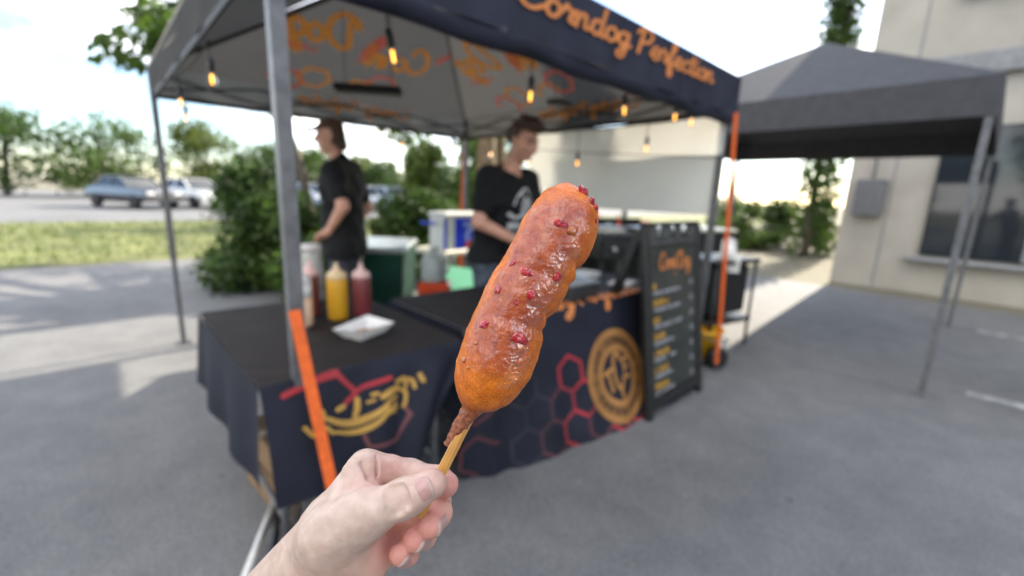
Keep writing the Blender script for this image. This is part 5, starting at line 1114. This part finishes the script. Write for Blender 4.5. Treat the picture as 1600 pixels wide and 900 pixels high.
PK_ = [(582, 840, .262, .0090), (632, 863, .2590, .0070), (635, 864, .2475, .0063), (624, 866, .2405, .0056)]
for chain_ in (IX, MD, RG, PK_):
    f = field(); kc(f, chain_, .004); fing.merge(f.F, .0010)
palm.merge(fing.F, .0050)
def limb(chain_, i, t):
    a, b = chain_[i], chain_[i + 1]; A, B_ = K(*a[:3]), K(*b[:3]); d = (B_ - A) / np.linalg.norm(B_ - A); return A + (B_ - A) * t, d, a[3] + (b[3] - a[3]) * t
def crease(chain_, i, t, toward, w, deep, span=1.1, tilt=0., k=.0012):
    c, d, r = limb(chain_, i, t); f = np.array(toward, float); f -= d * (f @ d); f /= np.linalg.norm(f); s = np.cross(d, f); pts = []
    for a in np.linspace(-span, span, 9): pts.append(c + (f * math.cos(a) + s * math.sin(a)) * (r + w - deep * (1 - (a / span) ** 2 * .7)) + d * (tilt * a + .0012 * math.cos(a * 2)))
    for a, b in zip(pts[:-1], pts[1:]): palm.cap(a, b, w, k=k, sub=True)
CAMW = (0, .25, -1)
for t_, dp in ((.72, .0003), (.82, .0005), (.91, .0006), (1.0, .0004)): crease(TH, 1, t_, (0, .5, -1), .0010, dp, .7, .0006, .0022)
crease(TH, 2, .12, (0, .5, -1), .0010, .0004, .6, .0004, .002)
crease(IX, 0, .18, (0, .3, -1), .0008, .0007, .9)
# folds of skin at the root of the thumb
for pts in ([(549, 722, .2535), (553, 745, .2490), (574, 768, .2455)], [(560, 727, .2535), (566, 748, .2495), (586, 768, .2465)], [(541, 734, .2515), (545, 757, .2475), (562, 776, .2440)]): kc(palm, [(*p, .0022) for p in pts], .0035)
for pts in ([(566, 724, .2530), (575, 747, .2495), (598, 766, .2475)],): 
    for a, b in zip(pts[:-1], pts[1:]): palm.cap(K(*a), K(*b), .0010, k=.003, sub=True)
V, Fc = palm.mesh()
V = V + 0
# fine relief: soft pads, pores and wrist lines
Nrm = np.zeros_like(V); fa = V[Fc]; cr_ = np.cross(fa[:, 2] - fa[:, 0], fa[:, 3] - fa[:, 1])
for q in range(4): np.add.at(Nrm, Fc[:, q], cr_)
Nrm /= np.linalg.norm(Nrm, axis=1)[:, None] + 1e-12
arm = np.array([-.68, -.73, .1]); arm /= np.linalg.norm(arm); al = V @ arm
wr = np.clip((K(520, 850, .25) @ arm - al + .012) / .02, 0, 1) * 0 + np.exp(-((al - K(505, 865, .25) @ arm) / .022) ** 2)
Vq = V + np.outer(al, arm) * 2.2
V = V + Nrm * (.00028 * vnoise(V, .009) + .00016 * vnoise(V, .004) + wr * (.00022 * vnoise(Vq, .0035)))[:, None]
pink = np.zeros(len(V))
for ch_, pw, rr_ in ((IX, 1.0, .013), (MD, .95, .015), (RG, 1.0, .015), (PK_, .9, .014), (TH, .35, .012)):
    d = np.linalg.norm(V - K(*ch_[-1][:3]), axis=1); pink = np.maximum(pink, pw * np.exp(-(d / rr_) ** 2))
for q, rr_, pw in ((K(606, 735, .262), .014, .35), (K(600, 840, .262), .022, .55), (K(590, 770, .25), .014, .45), (K(660, 790, .265), .02, .6)):
    pink = np.maximum(pink, pw * np.exp(-(np.linalg.norm(V - q, axis=1) / rr_) ** 2))
warm_bounce = np.clip(((V - K(545, 860, .245)) @ np.array([.5, -.8, 0.])) / .03 + .3, 0, 1)  # bounce light put into the skin colour towards the lower palm
def skin_mat():
    M = bpy.data.materials.new('pale_skin'); M.use_nodes = True; N, L = M.node_tree.nodes, M.node_tree.links; b = N['Principled BSDF']; t = N.new('ShaderNodeTexCoord')
    def noise(sc_, det=4):
        n_ = N.new('ShaderNodeTexNoise'); n_.inputs['Scale'].default_value = sc_; n_.inputs['Detail'].default_value = det; L.new(t.outputs['Object'], n_.inputs['Vector']); return n_.outputs['Fac']
    def ramp(src, p0, c0, p1, c1):
        r = N.new('ShaderNodeValToRGB'); e = r.color_ramp.elements; e[0].position = p0; e[1].position = p1; e[0].color = (*c0, 1); e[1].color = (*c1, 1); L.new(src, r.inputs[0]); return r.outputs[0]
    def mixc(f, a, col, sc_=1.):
        m_ = N.new('ShaderNodeMix'); m_.data_type = 'RGBA'; mu = N.new('ShaderNodeMath'); mu.operation = 'MULTIPLY'; mu.inputs[1].default_value = sc_; L.new(f, mu.inputs[0]); L.new(mu.outputs[0], m_.inputs[0]); L.new(a, m_.inputs[6]); m_.inputs[7].default_value = (*col, 1); return m_.outputs[2]
    def at(nm): a = N.new('ShaderNodeAttribute'); a.attribute_name = nm; return a.outputs['Fac']
    c = ramp(noise(130, 5), .32, (.53, .375, .295), .68, (.66, .50, .41)); c = mixc(at('warm_bounce'), c, (.76, .46, .32), .75); c = mixc(at('pink'), c, (.74, .26, .215), .88)
    f_ = ramp(noise(900, 2), .70, (0, 0, 0), .78, (1, 1, 1)); c = mixc(f_, c, (.46, .25, .17), .16)
    L.new(c, b.inputs['Base Color']); b.inputs['Roughness'].default_value = .42; b.inputs['Specular IOR Level'].default_value = .5
    b.inputs['Subsurface Weight'].default_value = .22; b.inputs['Subsurface Radius'].default_value = (1, .36, .2); b.inputs['Subsurface Scale'].default_value = .0035
    v = N.new('ShaderNodeTexVoronoi'); v.feature = 'DISTANCE_TO_EDGE'; v.inputs['Scale'].default_value = 950; L.new(t.outputs['Object'], v.inputs['Vector'])
    n3 = noise(600, 5); ad = N.new('ShaderNodeMath'); ad.operation = 'ADD'; L.new(v.outputs['Distance'], ad.inputs[0]); L.new(n3, ad.inputs[1])
    bp = N.new('ShaderNodeBump'); bp.inputs['Strength'].default_value = .4; bp.inputs['Distance'].default_value = .0003; L.new(ad.outputs[0], bp.inputs['Height']); L.new(bp.outputs[0], b.inputs['Normal'])
    return M
ho = W(K(470, 900, .26))
hand = mesh_obj('hand', W(V) - ho, Fc, skin_mat(), None, True, {'pink': pink, 'warm_bounce': warm_bounce}, ho)
tag(hand, 'bare hand pinching the corn dog stick between thumb and forefinger', 'hand')
NAIL = mat('fingernail', (.56, .33, .29), .28, .05, 200, sss=.3, coat=.3); NAILW = mat('nail_edge', (.56, .40, .34), .35, .03, 200)
def nail(ch_, i, t0, t1, dorsal, half=.85, over=0.):
    c0, d, r0 = limb(ch_, i, t0); c1, _, r1 = limb(ch_, i, t1); f = np.array(dorsal, float); f -= d * (f @ d); f /= np.linalg.norm(f); s = np.cross(d, f); nu, nv = 14, 14; rows = []
    def pt(u, v):
        a = (v * 2 - 1) * half; e = 1 - abs(v * 2 - 1) ** 3; lo = .10 * (1 - e) + .0; hi_ = 1 - .16 * (1 - e); uu = lo + (hi_ - lo) * u; c = c0 + (c1 - c0) * uu; r = r0 + (r1 - r0) * uu
        flat = .94 + .06 * math.cos(a); out = .00035 + .0004 * math.sin(min(u, .5) * math.pi) - .0009 * max(0, u - .8) * 5 * .5
        return c + (f * math.cos(a * .92) + s * math.sin(a * .92)) * (r * flat + out)
    vs = [W(pt(i_ / nu, j / nv)) - ho for j in range(nv + 1) for i_ in range(nu + 1)]; fs = [(j * (nu + 1) + i_, j * (nu + 1) + i_ + 1, (j + 1) * (nu + 1) + i_ + 1, (j + 1) * (nu + 1) + i_) for j in range(nv) for i_ in range(nu)]
    o = mesh_obj('nail', vs, fs, NAIL, hand, True)
    vs = []; 
    for j in range(nv + 1):
        for u, k_ in ((.90, .0001), (1.02, .0001), (1.02, -.0012)): vs.append(W(pt(u, j / nv) + (f * k_)) - ho)
    fs = [(j * 3 + k_, j * 3 + k_ + 1, (j + 1) * 3 + k_ + 1, (j + 1) * 3 + k_) for j in range(nv) for k_ in range(2)]; mesh_obj('nail_tip', vs, fs, NAILW, o, True)
nail(TH, 2, .30, 1.12, (.10, .35, -1), .80)
nail(MD, 2, .25, 1.25, (.9, -.25, -.25), .85); nail(RG, 2, .20, 1.25, (.75, -.5, -.35), .85); nail(PK_, 2, .15, 1.3, (.6, -.65, -.3), .85)

# ================================================================== THE PERSON WHO HOLDS THE CORN DOG (stands behind the camera)
SHIRTM = mat('grey_cotton', (.24, .22, .22), .85, .08, 20, .2, 90)
SKINP = mat('pale_arm_skin', (.55, .40, .315), .45, .08, 60, .1, 300, sss=.15)
JP = dict(pelvis=(0, .02, .92), belly=(0, -.03, 1.06), chest=(0, -.10, 1.24), shoulder_y=0, rs=(-.16, -.12, 1.36), ls=(.16, -.14, 1.36), neck=(.0, -.13, 1.42), head=(.0, -.17, 1.585), yaw=0, nod=.2, no_hand='l',
    re=(-.25, -.10, 1.12), rw=(-.15, -.33, 1.24), rh=(.2, -.8, .3), le=(.235, -.42, 1.12), lw=(.152, -.725, 1.083), lh=(-.1, -.6, -.6), hem=.84)
pq, _ = person((-.36, -.39, 0), R(137), 'person in a grey t-shirt standing where the picture is taken from', JP, JEANSD, HAIRM)
